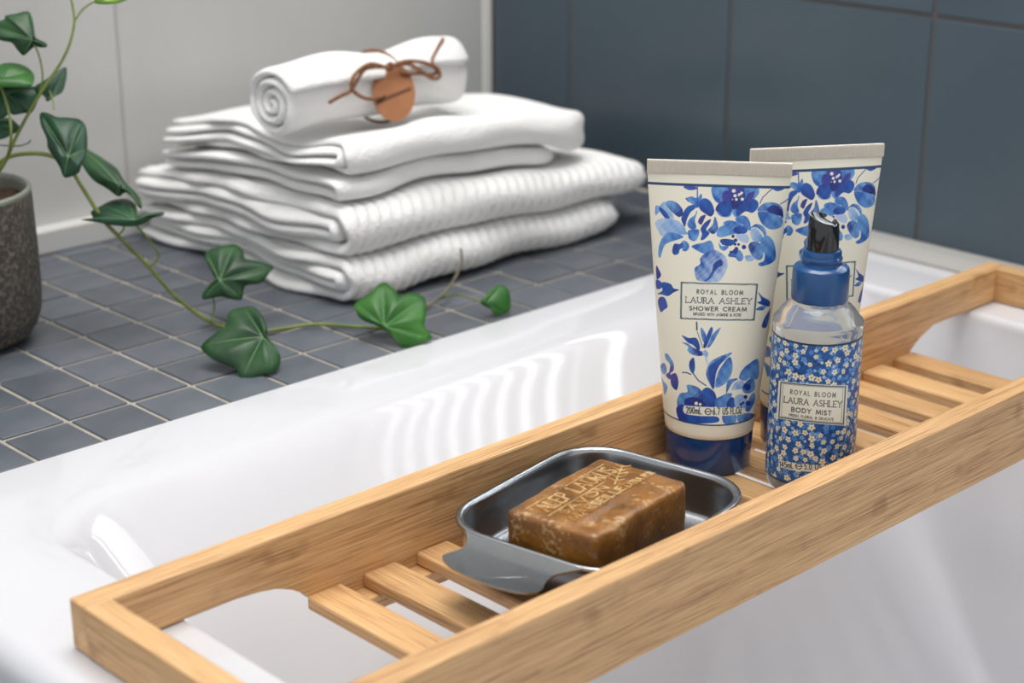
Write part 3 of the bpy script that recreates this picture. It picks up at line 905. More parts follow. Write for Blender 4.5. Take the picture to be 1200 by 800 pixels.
def paint_tube(px, py, hh):
    col = np.tile(lin(CREAM), (len(px), 1))
    # faint halo wash, then petals
    for w, poly, c1, c2, ang in PETALS:
        q_ = np.array(zp(w, poly)); q_ = q_.mean(0) + (q_ - q_.mean(0)) * 1.07
        paint_poly(col, px, py, [tuple(v) for v in q_], c1, c2, ang)
    for w, pts, wd, c in [('A', [(405, 280), (404, 380)], 1.5, MB), ('A', [(880, 410), (900, 365), (970, 300)], 1.1, D), ('A', [(1035, 415), (1070, 395), (1095, 375)], 1.2, MB),
                          ('B', [(398, 632), (400, 690)], 1.8, DB), ('C', [(403, 120), (420, 170), (445, 240)], 0.9, INK), ('C', [(465, 310), (485, 375)], 1.7, PB),
                          ('C', [(370, 435), (410, 490), (470, 530)], 1.4, D), ('C', [(290, 430), (320, 430), (355, 445)], 1.4, D), ('A', [(318, 372), (335, 395)], 1.2, DB)]:
        paint_line(col, px, py, zp(w, pts), wd, c)
    for w, x, y, r, c in [('A', 680, 315, 14, CREAM), ('A', 690, 352, 12, CREAM), ('A', 725, 345, 13, CREAM), ('A', 745, 378, 12, CREAM), ('A', 700, 380, 10, CREAM), ('A', 728, 353, 6, DB), ('A', 740, 330, 10, CREAM),
                          ('A', 675, 660, 13, D), ('A', 695, 690, 14, D), ('A', 690, 720, 12, D), ('A', 717, 722, 11, D), ('A', 757, 742, 17, D), ('A', 700, 755, 15, D), ('B', 690, 95, 20, D), ('B', 660, 100, 12, D),
                          ('C', 395, 665, 13, CREAM), ('C', 425, 672, 10, CREAM), ('C', 410, 672, 6, D), ('C', 770, 615, 15, DB), ('C', 752, 660, 10, DB), ('C', 735, 672, 11, DB), ('C', 790, 665, 20, D), ('C', 785, 540, 26, D)]:
        (x, y), = zp(w, [(x, y)])
        paint_dot(col, px, py, x, y, r * ZS_, c)
    # name panel
    q = [(798.6, 330.1), (887.3, 332.4), (883.4, 375.4), (797.9, 373.6)]
    f = panel_map(q, 0.6)
    paint_poly(col, px, py, [f(k / 10, 0) for k in range(11)] + [f(1 - k / 10, 1) for k in range(11)], (229, 227, 212), smooth=False)
    per = [f(k / 14, .02) for k in range(15)] + [f(1 - k / 14, .98) for k in range(15)]
    paint_line(col, px, py, per + per[:1], 2.1, (82, 104, 112))
    fr = frame_rect(f, .035); paint_line(col, px, py, fr + fr[:1], 0.35, CREAM)
    paint_text(col, px, py, f, 'ROYAL BLOOM', .21, .82, .19, .30, .95, INK, .55)
    paint_text(col, px, py, f, 'LAURA ASHLEY', .065, .945, .40, .55, .95, INK, .26, serif=.09)
    paint_text(col, px, py, f, 'SHOWER CREAM', .115, .885, .645, .75, 1.1, INK, .36)
    paint_text(col, px, py, f, 'INFUSED WITH JASMINE & ROSE', .17, .82, .815, .885, .62, INK, .26)
    # volume strip
    strip = zp('C', [(303, 680), (420, 690), (560, 696), (752, 692), (753, 748), (620, 758), (480, 758), (310, 742)])
    paint_poly(col, px, py, strip, (232, 230, 216), smooth=False)
    f = panel_map(zp('C', [(318, 690), (742, 692), (740, 742), (322, 742)]), 1.6)
    paint_text(col, px, py, f, '200mL', .0, .27, .0, .92, 1.15, INK, .26)
    paint_text(col, px, py, f, 'e', .33, .45, .05, 1, 1.25, INK)
    paint_text(col, px, py, f, '6.7', .48, .60, .0, .95, 1.15, INK, .3)
    paint_text(col, px, py, f, 'US', .66, .75, .0, .95, 1.15, INK, .35)
    paint_text(col, px, py, f, 'FL.OZ', .80, 1.0, .0, .95, 1.15, INK, .24)
    # navy lines that close the print at top and bottom
    for h0, h1 in ((0.1580, 0.1594), (0.0308, 0.0316)):
        a = np.clip((hh - h0) / .00012 + .5, 0, 1) * np.clip((h1 - hh) / .00012 + .5, 0, 1)
        col = col * (1 - a[:, None]) + lin(NAVY) * a[:, None]
    return col


def set_print(o, col):
    me = o.data
    at = me.color_attributes.new('print', 'FLOAT_COLOR', 'POINT')
    at.data.foreach_set('color', np.c_[col, np.ones(len(col))].astype(np.float32).ravel())


M_PRINT = attr_mat('printed_cream', 0.38)
M_CREAM = plain('cream_plastic', srgb(*CREAM), 0.38)
M_CRIMP = plain('greige_crimp', srgb(205, 196, 182), 0.45)
M_CAP = plain('navy_plastic', srgb(12, 56, 110), 0.16, coat=0.3)
M_CAPB = plain('blue_collar_plastic', srgb(16, 72, 126), 0.25, coat=0.2)

# ---- squeeze tubes -------------------------------------------------------------
TH = 0.1715
def tube_ab(h):
    s = np.clip((h - 0.021) / (0.1625 - 0.021), 0, 1)
    a = 0.0243 + 0.0134 * s ** 0.92
    b = 0.0243 * (1 - s) ** 0.95 * (1 + 0.10 * s) + 0.0011
    b = np.minimum(b, 0.0243)
    return a, b


T1 = empty('squeeze_tube', (0.0125, 0.0098, 0.0), math.radians(-51))
T2 = empty('squeeze_tube', (0.0785, -0.0046, 0.0), math.radians(-33.5))
tag(T1, 'cream squeeze tube with blue watercolour flowers, standing beside the steel soap dish', 'tube', 'floral shower cream tubes')
tag(T2, 'cream squeeze tube with blue flowers, partly hidden behind the spray bottle', 'tube', 'floral shower cream tubes')


def build_tube(root):
    # body
    hs = list(np.linspace(0.0225, 0.1625, 57)) + [0.1645]
    n = 96; V = []; Fc = []
    for h in hs:
        a, b = tube_ab(h)
        if h > 0.1626: a, b = 0.0378, 0.0009
        for k in range(n):
            t = 2 * math.pi * k / n
            V.append((a * math.cos(t), b * math.sin(t), h))
    for i in range(len(hs) - 1):
        for k in range(n):
            k2 = (k + 1) % n
            Fc.append((i * n + k, i * n + k2, (i + 1) * n + k2, (i + 1) * n + k))
    Fc.append(tuple(range(n))[::-1]); Fc.append(tuple((len(hs) - 1) * n + k for k in range(n)))
    body = mesh_obj('body', V, Fc, M_CREAM, root)
    # crimped seal with fine vertical ribs
    V, Fc = [], []
    m = 240
    for side in (-1, 1):
        for z in (0.1642, 0.1650, 0.1708, TH):
            for k in range(m + 1):
                x = -0.0381 + 0.0762 * k / m
                d = 0.0011 if z in (0.1642, TH) else 0.0012 + (0.00022 if k % 4 < 2 else 0)
                V.append((x, side * d, z))
    q = m + 1
    for s in range(2):
        for r in range(3):
            for k in range(m):
                a = s * 4 * q + r * q + k
                fc = (a, a + 1, a + 1 + q, a + q)
                Fc.append(fc if s == 0 else fc[::-1])
    o4 = 4 * q
    for k in range(m):
        Fc.append((3 * q + k, 3 * q + k + 1, o4 + 3 * q + k + 1, o4 + 3 * q + k))
        Fc.append((o4 + k, o4 + k + 1, k + 1, k))
    for k in (0, m):
        for r in range(3):
            f4 = (r * q + k, (r + 1) * q + k, o4 + (r + 1) * q + k, o4 + r * q + k)
            Fc.append(f4 if k == 0 else f4[::-1])
    mesh_obj('crimp_seal', V, Fc, M_CRIMP, root, smooth=False)
    # cap
    prof = [(0.0, 0.0), (0.0215, 0.0), (0.0228, 0.0006), (0.0234, 0.0018), (0.0239, 0.012), (0.0242, 0.0205), (0.0240, 0.0218), (0.0232, 0.0224), (0.0, 0.0224)]
    V, Fc = lathe(prof[1:-1], 72)
    c = mesh_obj('cap', V, Fc, M_CAP, root); auto_smooth(c, 40)
    V, Fc = lathe([(0.0236, 0.0222), (0.0243, 0.0228), (0.0243, 0.0236), (0.0238, 0.024)], 72)


build_tube(T1)
for ch in list(T1.children):
    c = ch.copy(); COL.objects.link(c); c.parent = T2

# printed label: fine grid over the front of the tube
NC, NR = 330, 540
th = np.radians(np.linspace(-90 - 86, -90 + 86, NC))
hh = np.linspace(0.0304, 0.1600, NR)
Hg, Tg = np.meshgrid(hh, th, indexing='ij')
a, b = tube_ab(Hg)
off = 0.00016
lx = (a + off) * np.cos(Tg); ly = (b + off) * np.sin(Tg)
loc = np.c_[lx.ravel(), ly.ravel(), Hg.ravel()]
ca, sa = math.cos(T1.rotation_euler.z), math.sin(T1.rotation_euler.z)
wld = np.c_[loc[:, 0] * ca - loc[:, 1] * sa + T1.location.x, loc[:, 0] * sa + loc[:, 1] * ca + T1.location.y, loc[:, 2]]
px, py = project(wld)
col = paint_tube(px, py, loc[:, 2])


def grid_mesh(name, P, nr, nc, mat, parent):
    idx = np.arange(nr * nc).reshape(nr, nc)
    q = np.stack([idx[:-1, :-1], idx[:-1, 1:], idx[1:, 1:], idx[1:, :-1]], -1).reshape(-1, 4)
    me = bpy.data.meshes.new(name)
    me.vertices.add(len(P)); me.vertices.foreach_set('co', P.astype(np.float32).ravel())
    me.loops.add(q.size); me.loops.foreach_set('vertex_index', q.astype(np.int32).ravel())
    me.polygons.add(len(q)); me.polygons.foreach_set('loop_start', np.arange(0, q.size, 4, dtype=np.int32))
    me.polygons.foreach_set('use_smooth', np.ones(len(q), bool))
    me.update(calc_edges=True); me.validate()
    me.materials.append(mat)
    o = bpy.data.objects.new(name, me); COL.objects.link(o); o.parent = parent
    return o


lab = grid_mesh('printed_label', loc, NR, NC, M_PRINT, T1)
set_print(lab, col)
c = lab.copy(); COL.objects.link(c); c.parent = T2

# ---- spray bottle ---------------------------------------------------------------
BT = empty('spray_bottle', (0.0305, -0.0465, 0.0), 0.0)
tag(BT, 'clear spray bottle with a blue ditsy flower label and black nozzle', 'spray bottle')
M_CLEAR, nt, p = new_mat('clear_plastic')
p.inputs['Base Color'].default_value = (0.96, 0.98, 0.98, 1); p.inputs['Roughness'].default_value = 0.06
p.inputs['Transmission Weight'].default_value = 0.80; p.inputs['IOR'].default_value = 1.36
M_BLACK = plain('black_plastic', srgb(14, 14, 16), 0.08, coat=0.5)
RB = 0.0236
prof = [(0.0195, 0.0), (0.0222, 0.0006), (RB - 0.0004, 0.0026), (RB, 0.006), (RB, 0.0898), (RB + 0.0002, 0.0915), (RB + 0.0002, 0.0935), (RB - 0.0004, 0.0946), (RB - 0.0018, 0.0958), (0.0192, 0.0995), (0.0168, 0.1018), (0.0150, 0.1030), (0.0146, 0.1038), (0.0146, 0.1050)]
V, Fc = lathe(prof, 96)
o = mesh_obj('bottle', V, Fc, M_CLEAR, BT)
# collar with ridges
prof = [(0.0146, 0.1048), (0.0149, 0.1052), (0.0150, 0.1060), (0.0148, 0.1205), (0.0144, 0.1220), (0.0134, 0.1230), (0.0112, 0.1236), (0.0104, 0.1240), (0.0103, 0.1254), (0.0107, 0.1262), (0.0107, 0.1274),
        (0.0101, 0.1284), (0.0101, 0.1306), (0.0096, 0.1316), (0.0082, 0.1318)]
V, Fc = lathe(prof, 80)
c = mesh_obj('collar', V, Fc, M_CAPB, BT); auto_smooth(c, 30)
# nozzle with a slanted, dished finger rest
n = 72; V = []; Fc = []
fa = math.atan2(CAM[1] - BT.location.y, CAM[0] - BT.location.x)      # side that the spray hole faces
slant = fa + math.radians(70)
rN = 0.0083
rings = [(rN, 0.1312, 0), (rN, 0.137, 0), (rN - 0.0002, 0.1435, .6), (rN - 0.0005, 0.1468, 1), (rN - 0.0009, 0.1478, 1), (rN - 0.0014, 0.1480, 1.0), (rN - 0.0019, 0.1476, 1.0), (rN - 0.0030, 0.1466, 1.0), (rN - 0.0046, 0.1459, 1), (0.001, 0.1456, 1)]
for r, z, w in rings:
    for k in range(n):
        t = 2 * math.pi * k / n
        tilt = math.cos(t - slant) * (r / rN)
        V.append((r * math.cos(t), r * math.sin(t), z - w * 0.0026 * tilt))
for i in range(len(rings) - 1):
    for k in range(n):
        k2 = (k + 1) % n
        Fc.append((i * n + k, i * n + k2, (i + 1) * n + k2, (i + 1) * n + k))
Fc.append(tuple(range(n))[::-1]); Fc.append(tuple((len(rings) - 1) * n + k for k in range(n)))
c = mesh_obj('nozzle', V, Fc, M_BLACK, BT); auto_smooth(c, 40)
# wrap label
NCb, NRb = 440, 320
thb = np.linspace(fa - math.radians(118), fa + math.radians(118), NCb)
hb = np.linspace(0.0068, 0.0872, NRb)
Hg, Tg = np.meshgrid(hb, thb, indexing='ij')
rl = RB + 0.00018
loc = np.c_[(rl * np.cos(Tg)).ravel(), (rl * np.sin(Tg)).ravel(), Hg.ravel()]
px, py = project(loc + np.array(BT.location))
sx = ((Tg - fa) * rl * 1000).ravel(); sy = (Hg * 1000).ravel()           # millimetres on the flattened label
col = np.tile(lin((30, 86, 152)), (len(sx), 1))
vn = vnoise(sx, sy, 0.9)[:, None]
col = col * (0.75 + 0.5 * vn)


def ditsy(col, n, rmin, rmax, mind, c1, c2, centre):
    pts = []
    tries = 0
    while len(pts) < n and tries < 9000:
        tries += 1
        x = rng.uniform(sx.min(), sx.max()); y = rng.uniform(sy.min(), sy.max())
        if all((x - a) ** 2 + (y - b) ** 2 > mind ** 2 for a, b in pts):
            pts.append((x, y))
    for x, y in pts:
        r = rng.uniform(rmin, rmax); a0 = rng.uniform(0, 6.28)
        k = 2 * math.pi / 5
        poly = []
        for i in range(40):
            t = 2 * math.pi * i / 40
            rr = r * (0.48 + 0.52 * abs(math.cos(2.5 * (t - a0))) ** 0.8)
            poly.append((x + rr * math.cos(t), y + rr * math.sin(t)))
        cc = tuple(np.clip(np.array(c1) * (1 - (u := rng.uniform())) + np.array(c2) * u, 0, 255))
        paint_poly(col, sx, sy, poly, cc, smooth=False, aa=0.1)
        if centre: paint_line(col, sx, sy, [(x, y), (x + .01, y)], r * .5, centre, aa=.15)
    return pts


ditsy(col, 300, 0.7, 1.4, 1.8, (18, 56, 112), (28, 66, 130), None)
ditsy(col, 420, 1.1, 1.9, 2.3, (70, 134, 204), (132, 174, 224), (40, 84, 150))
ditsy(col, 230, 0.7, 1.2, 2.8, (150, 186, 220), (196, 208, 214), None)
ditsy(col, 250, 1.35, 2.15, 3.5, (238, 232, 206), (232, 222, 186), (176, 142, 70))
# name panel on the bottle
q = [(912.5, 445.8), (993.8, 451.3), (991.0, 498.6), (909.8, 489.6)]
f = panel_map(q, 1.3)
paint_poly(col, px, py, [f(k / 12, 0) for k in range(13)] + [f(1 - k / 12, 1) for k in range(13)], (231, 230, 214), smooth=False)
for aa_, w_ in ((.035, 1.5), (.068, .45)):
    fr = frame_rect(f, aa_); paint_line(col, px, py, fr + fr[:1], w_, (66, 86, 98))
paint_text(col, px, py, f, 'ROYAL BLOOM', .18, .83, .20, .31, .85, INK, .55)
paint_text(col, px, py, f, 'LAURA ASHLEY', .095, .925, .405, .55, .95, INK, .26, serif=.09)
paint_text(col, px, py, f, 'BODY MIST', .21, .78, .655, .765, 1.1, INK, .36)
paint_text(col, px, py, f, 'FRESH, FLORAL & DELICATE', .18, .82, .835, .895, .6, INK, .26)
zb = lambda pts: [(880 + x * .25, 370 + y * .25) for x, y in pts]
paint_poly(col, px, py, zb([(130, 675), (200, 688), (290, 698), (400, 694), (440, 684), (440, 716), (380, 728), (290, 732), (200, 724), (130, 708)]), (226, 228, 218), smooth=False)
f = panel_map(zb([(134, 678), (440, 686), (440, 718), (134, 708)]), 2.2)
paint_text(col, px, py, f, '145mL', .0, .21, .1, .95, 1.05, INK, .24)
paint_text(col, px, py, f, 'e', .24, .345, .1, 1.0, 1.15, INK)
paint_text(col, px, py, f, '5.0', .38, .49, .1, .95, 1.05, INK, .3)
paint_text(col, px, py, f, 'US', .55, .64, .1, .95, 1.05, INK, .35)
paint_text(col, px, py, f, 'FL.OZ', .70, .9, .1, .95, 1.05, INK, .24)
for h0, h1 in ((0.0860, 0.0873), (0.0067, 0.0080)):
    a = (np.clip((loc[:, 2] - h0) / .00015 + .5, 0, 1) * np.clip((h1 - loc[:, 2]) / .00015 + .5, 0, 1))[:, None]
    col = col * (1 - a) + lin((24, 52, 84)) * a
lab = grid_mesh('printed_label', loc, NRb, NCb, attr_mat('printed_ditsy', 0.3), BT)
set_print(lab, np.clip(col, 0, 1))
# raised mark on the shoulder of the bottle

# ------------------------------------------------------------------ towels
M_TOWEL, nt, p = new_mat('white_terry')
p.inputs['Base Color'].default_value = srgb(240, 239, 237)
p.inputs['Roughness'].default_value = 0.95
p.inputs['Specular IOR Level'].default_value = 0.1
p.inputs['Sheen Weight'].default_value = 0.15
tc = nd(nt, 'ShaderNodeTexCoord')
nz = nd(nt, 'ShaderNodeTexNoise'); nz.inputs['Scale'].default_value = 420; nz.inputs['Detail'].default_value = 3
nz2 = nd(nt, 'ShaderNodeTexNoise'); nz2.inputs['Scale'].default_value = 90; nz2.inputs['Detail'].default_value = 2
mx = nd(nt, 'ShaderNodeMix'); mx.inputs[0].default_value = 0.4
bp = nd(nt, 'ShaderNodeBump'); bp.inputs['Strength'].default_value = 0.75; bp.inputs['Distance'].default_value = 0.0026
for z_ in (nz, nz2): nt.links.new(tc.outputs['Object'], z_.inputs['Vector'])
nt.links.new(nz.outputs[0], mx.inputs[2]); nt.links.new(nz2.outputs[0], mx.inputs[3])
nt.links.new(mx.outputs[0], bp.inputs['Height']); nt.links.new(bp.outputs[0], p.inputs['Normal'])


def settle(x, y, z):
    """how the whole stack sags: lower towards the right end and the back"""
    u = np.clip((x - 0.02) / 0.31, 0, 1.1); s = np.clip((y - 0.37) / 0.22, 0, 1.1)
    k = (1 - 0.25 * u ** 2.6) * (1 - 0.20 * s ** 1.7)
    return ZT + (z - ZT) * k


def u_fold(yf, yb, z0, z1, t, m=26, lip=0.0):
    """outer and inner outline of one sheet folded over at the front (towards -y)"""
    zc = (z0 + z1) / 2; R = (z1 - z0) / 2
    yc = yf + R
    o, i = [], []
    ys = np.linspace(yb, yc, m)
    for y in ys[:-1]: o.append((y, z0)); i.append((y, z0 + t))
    for k in range(15):
        a = math.pi * (1.5 - k / 14)
        ca, sa = math.cos(a), math.sin(a)
        o.append((yc + R * ca, zc + R * sa)); i.append((yc + max(R - t, .0004) * ca, zc + max(R - t, .0004) * sa))
    for y in ys[::-1][1:]: o.append((y - 0.0, z1)); i.append((y, z1 - t))
    return np.array(o), np.array(i)


def sheet(outer, inner, x0, x1, nx, wob, rib=0.0, ph=0.0, deform=settle, soft=0.005, softr=0.013):
    """ribbon cross-section swept along x, with soft rounded ends"""
    m = len(outer)
    nrm = outer - inner; nrm /= np.linalg.norm(nrm, axis=1)[:, None] + 1e-9
    xs = np.concatenate([x0 + soft * np.array([0, .08, .25, .5, .8]), np.linspace(x0 + soft * 1.2, x1 - softr * 1.05, nx), x1 - softr * np.array([.9, .75, .6, .45, .3, .18, .08, .03, 0])])
    V = []
    for x in xs:
        d = min((x - x0) / soft, (x1 - x) / softr, 1)
        s = math.sqrt(max(1 - (1 - d) ** 2, 0.0016))
        mid = (outer + inner) / 2
        A = mid + (outer - mid) * s + (nrm * rib * math.cos(2 * math.pi * x / 0.0098) if rib else 0)
        B = mid + (inner - mid) * s
        ring = np.vstack([A, B[::-1]])
        y, z = ring[:, 0], ring[:, 1]
        xo = x + wob * (np.sin(y * 38 + ph) + 0.6 * np.sin(y * 83 + 2 * ph)) + wob * 0.5 * np.sin(z * 260 + ph)
        z = z + 0.0016 * np.sin(x * 34 + y * 27) + 0.0010 * np.sin(x * 71 - y * 55 + 1)
        y2 = y + 0.016 * max(0.0, (x - (x1 - 0.034)) / 0.034) ** 2.2 * np.exp(-(y - y.min()) / 0.05) + 0.0022 * np.sin(xo * 29 + ph) + 0.0012 * np.sin(xo * 67 + z * 90)
        V.append(np.c_[xo, y2, deform(xo, y2, z)])
    n = 2 * m
    V = np.vstack(V); Fc = []
    for i in range(len(xs) - 1):
        for k in range(n):
            k2 = (k + 1) % n
            Fc.append((i * n + k, (i + 1) * n + k, (i + 1) * n + k2, i * n + k2))
    # end strips
    for base, flip in ((0, False), ((len(xs) - 1) * n, True)):
        for k in range(m - 1):
            f4 = (base + k, base + k + 1, base + n - 2 - k, base + n - 1 - k)
            Fc.append(f4 if not flip else f4[::-1])
    return V, Fc


def folded(name, label, lobes):
    VV, FF = [], []; off = 0
    for (x0, x1, yf, yb, z0, z1, ns, t, rib, wob, shape) in lobes:
        def deform(x, y, z):
            if shape:            # pressed in by the roll, and hanging over at the free end
                w = np.clip((z - z0) / (z1 - z0), 0, 1)
                fx = 1 / (1 + np.exp(-(x - 0.005) / 0.006)) / (1 + np.exp((x - 0.190) / 0.012))
                z = z - w * 0.0105 * np.exp(-((y - 0.405) / 0.030) ** 2) * fx
                h = np.clip((x - 0.222) / 0.042, 0, 1.2)
                z = z - (1 - w) * 0.013 * h ** 1.6 + w * 0.003 * h
            e = np.clip((x - (x1 - 0.034)) / 0.034, 0, 1.1)      # the free end rounds off
            zc = (z0 + z1) / 2 - (0.004 if shape else 0.001)
            z = zc + (z - zc) * (1 - 0.42 * e ** 2.4)
            return settle(x, y, z)
        for k in range(ns):
            g = t * 1.10
            o, i = u_fold(yf + k * g + (0.002 if k else 0), yb - k * 0.004, z0 + k * g, z1 - k * g, t)
            V, Fc = sheet(o, i, x0 + 0.0025 * ((k * 7 + int(z0 * 1000)) % 3 - 1), x1 - 0.004 * k, 250 if rib else 90, wob, rib if k == 0 else 0, ph=z0 * 130 + k * 1.7, deform=deform,
                          soft=0.005 if not shape else 0.006)
            VV.append(V); FF += [tuple(q + off for q in f) for f in Fc]; off += len(V)
    o = mesh_obj(name, np.vstack(VV), FF, M_TOWEL)
    me = o.data
    bm = bmesh.new(); bm.from_mesh(me); bmesh.ops.recalc_face_normals(bm, faces=bm.faces[:]); bm.to_mesh(me); bm.free()
    return tag(o, label, 'towel', 'white towels stacked on the ledge')


folded('folded_towel', 'thick ribbed white towel folded at the bottom of the stack', [
    (0.020, 0.298, 0.3330, 0.590, ZT + 0.0020, 0.0425, 2, 0.0072, 0.0006, 0.0034, False),
    (0.018, 0.337, 0.3350, 0.592, 0.0445, 0.0785, 2, 0.0078, 0.0007, 0.0038, False),
])
folded('folded_towel', 'smooth white towel folded on top of the ribbed towel, under the roll', [
    (0.024, 0.246, 0.3510, 0.572, 0.0820, 0.0965, 1, 0.0064, 0.0, 0.0036, False),
    (0.028, 0.277, 0.3440, 0.562, 0.0988, 0.1250, 2, 0.0058, 0.0, 0.0044, True),
])

# rolled towel with twine and tag
YR, ZRO, RR = 0.405, 0.1440, 0.0270
turns, tk = 3.6, 0.0062
pth = np.linspace(0.55, turns * 2 * math.pi, 190)
start = math.radians(-60)
oo, ii = [], []
pitch = (RR - 0.001) / turns
for a in pth:
    r = 0.001 + pitch * a / (2 * math.pi)
    c_, s_ = math.cos(a + start), math.sin(a + start)
    oo.append((YR + r * c_, ZRO + r * s_)); ii.append((YR + max(r - tk, 0.0003) * c_, ZRO + max(r - tk, 0.0003) * s_))
XTW = 0.105
def squeeze(x, y, z):
    return z
V, Fc = sheet(np.array(oo), np.array(ii), 0.013, 0.186, 90, 0.0016, 0.0, 0.7, deform=squeeze, soft=0.006, softr=0.006)
k = 1 - 0.07 * np.exp(-((V[:, 0] - XTW) / 0.022) ** 2) + 0.05 * np.exp(-((V[:, 0] - 0.158) / 0.03) ** 2)
zb = ZRO - RR
V[:, 1] = YR + (V[:, 1] - YR) * k; V[:, 2] = zb + (V[:, 2] - zb) * k + 0.001
roll = empty('rolled_towel', (0.10, YR, zb))
tag(roll, 'small rolled white towel tied with brown twine, on top of the folded towels', 'towel', 'white towels stacked on the ledge')
RO = np.array([0.10, YR, zb])
o = mesh_obj('roll', V - RO, Fc, M_TOWEL, roll)
bm = bmesh.new(); bm.from_mesh(o.data); bmesh.ops.recalc_face_normals(bm, faces=bm.faces[:]); bm.to_mesh(o.data); bm.free()
M_TWINE = noisy('brown_twine', srgb(104, 66, 42), srgb(150, 104, 72), 500, 0.8, bump=0.4, bscale=900)
M_TAG = noisy('kraft_tag', srgb(140, 90, 56), srgb(154, 102, 66), 60, 0.8)
M_TAGLINE = plain('tag_print', srgb(92, 56, 32), 0.8)


def on_roll(px, py, lift=0.002):
    """pixel -> point on the roll's camera-side surface"""
    v = ray(px, py); R_ = RR * 1.0 + lift
    a = v[1] ** 2 + v[2] ** 2
    d = CAM[1:] - np.array([YR, ZRO]); b = 2 * (d @ v[1:]); c = d @ d - R_ * R_
    disc = b * b - 4 * a * c
    t = (-b - math.sqrt(max(disc, 0))) / (2 * a)
    return CAM + v * t


def tw(pts, r=0.0014, lift=0.0016):
    P = [on_roll(x, y, lift + (l if True else 0)) for x, y, l in pts]
    V, Fc = tube(catmull(P, 6), r, 8)
    mesh_obj('twine', np.array([tuple(v) for v in V]) - RO, Fc, M_TWINE, roll)


# band round the roll, loops and loose ends of the bow
rb = RR * 0.93 + 0.0010
band = [(XTW - 0.006 * math.cos(q), YR + rb * math.cos(q), zb + 0.001 + RR * 0.93 + rb * math.sin(q)) for q in np.linspace(0, 2 * math.pi, 61)]
V, Fc = tube(band, 0.0011, 8); mesh_obj('twine', np.array([tuple(v) for v in V]) - RO, Fc, M_TWINE, roll)
tw([(455, 80, .003), (435, 75, .005), (420, 83, .006), (412, 95, .005), (414, 106, .004), (425, 114, .004), (437, 116, .003), (450, 112, .002)])
tw([(455, 78, .003), (430, 80, .004), (421, 90, .004), (415, 100, .003), (410, 107, .002), (398, 113, .002), (386, 120, .002)])
tw([(458, 78, .003), (475, 72, .005), (495, 73, .006), (512, 80, .006), (515, 90, .005), (507, 92, .004), (496, 86, .003), (480, 86, .003), (470, 84, .002)])
tw([(460, 78, .003), (478, 75, .004), (492, 82, .005), (502, 88, .004), (512, 84, .003), (506, 72, .003), (511, 60, .003), (519, 46, .003)])
V, Fc = tube([on_roll(457, 78, .004) + np.array([0.0022 * math.cos(q), 0, 0.0022 * math.sin(q)]) for q in np.linspace(0, 2 * math.pi, 17)], 0.0013, 8)
mesh_obj('twine', np.array([tuple(v) for v in V]) - RO, Fc, M_TWINE, roll)
tc0 = on_roll(460, 108, 0.0035)
tn = np.array([-0.25, -0.75, 0.60]); tn /= np.linalg.norm(tn)
outl = [on_plane(461.5 + 25 * math.cos(q) + 1.5 * math.sin(q), 108 + 34 * math.sin(q), tc0, tn) for q in np.linspace(0, 2 * math.pi, 49)[:-1]]
nT = len(outl)
V = [p - RO for p in outl] + [p - RO - tn * 0.0007 for p in outl]
Fc = [tuple(range(nT)), tuple(range(2 * nT - 1, nT - 1, -1))] + [(k, nT + k, nT + (k + 1) % nT, (k + 1) % nT) for k in range(nT)]
tg = mesh_obj('tag', V, Fc, M_TAG, roll, smooth=False)
ln = [on_plane(x, y, tc0 + tn * 0.0003, tn) - RO for x, y in ((441.5, 117.5), (481, 101.5), (482, 105.5), (442.5, 121.5))]
Vl = ln + [p - tn * 0.0002 for p in ln]
mesh_obj('printed_line', Vl, [(0, 1, 2, 3), (7, 6, 5, 4), (0, 4, 5, 1), (1, 5, 6, 2), (2, 6, 7, 3), (3, 7, 4, 0)], M_TAGLINE, tg, smooth=False)

# ------------------------------------------------------------------ potted ivy
M_POT = noisy('speckled_stone', srgb(62, 57, 51), srgb(118, 110, 100), 300, 0.6, bump=0.5, bscale=500, lo=0.45, hi=0.72, detail=3)
M_POTIN = noisy('sage_glaze', srgb(118, 122, 110), srgb(136, 140, 128), 40, 0.35)
M_SOIL = noisy('soil', srgb(40, 26, 18), srgb(82, 56, 40), 160, 0.95, bump=0.9, bscale=220, bdist=0.004)
PC = np.array([-0.2055, 0.4600, ZT])
ivy = empty('potted_ivy', tuple(PC))
tag(ivy, 'trailing green ivy in a speckled grey stone pot on the tiled ledge', 'potted plant')
hp = 0.1010
prof = [(0.034, 0.0), (0.040, 0.0012), (0.046, 0.005), (0.0505, 0.011), (0.0535, 0.020), (0.0545, 0.032), (0.0545, 0.060), (0.0538, hp - 0.008), (0.0534, hp - 0.0025), (0.0530, hp - 0.0012)]
V, Fc = lathe(prof, 80); o = mesh_obj('pot', V, Fc[:-1], M_POT, ivy); auto_smooth(o, 50)
prof = [(0.0534, hp - 0.0030), (0.0537, hp - 0.0010), (0.0530, hp), (0.0512, hp + 0.0002), (0.0502, hp - 0.001), (0.0498, hp - 0.004), (0.0495, hp - 0.02)]
V, Fc = lathe(prof, 80); o = mesh_obj('pot_rim', V, Fc[:-2], M_POTIN, ivy); auto_smooth(o, 50)
V, Fc = [], []
for i, r in enumerate(np.linspace(0.0, 0.0496, 9)):
    for k in range(40):
        q = 2 * math.pi * k / 40
        V.append((r * math.cos(q), r * math.sin(q), hp - 0.010 + 0.0022 * math.sin(13 * r * 100 + 3 * q) * math.sin(5 * q + i) + 0.003 * (1 - r / 0.05)))
for i in range(8):
    for k in range(40):
        k2 = (k + 1) % 40; Fc.append((i * 40 + k, i * 40 + k2, (i + 1) * 40 + k2, (i + 1) * 40 + k))
mesh_obj('soil', V, Fc, M_SOIL, ivy)

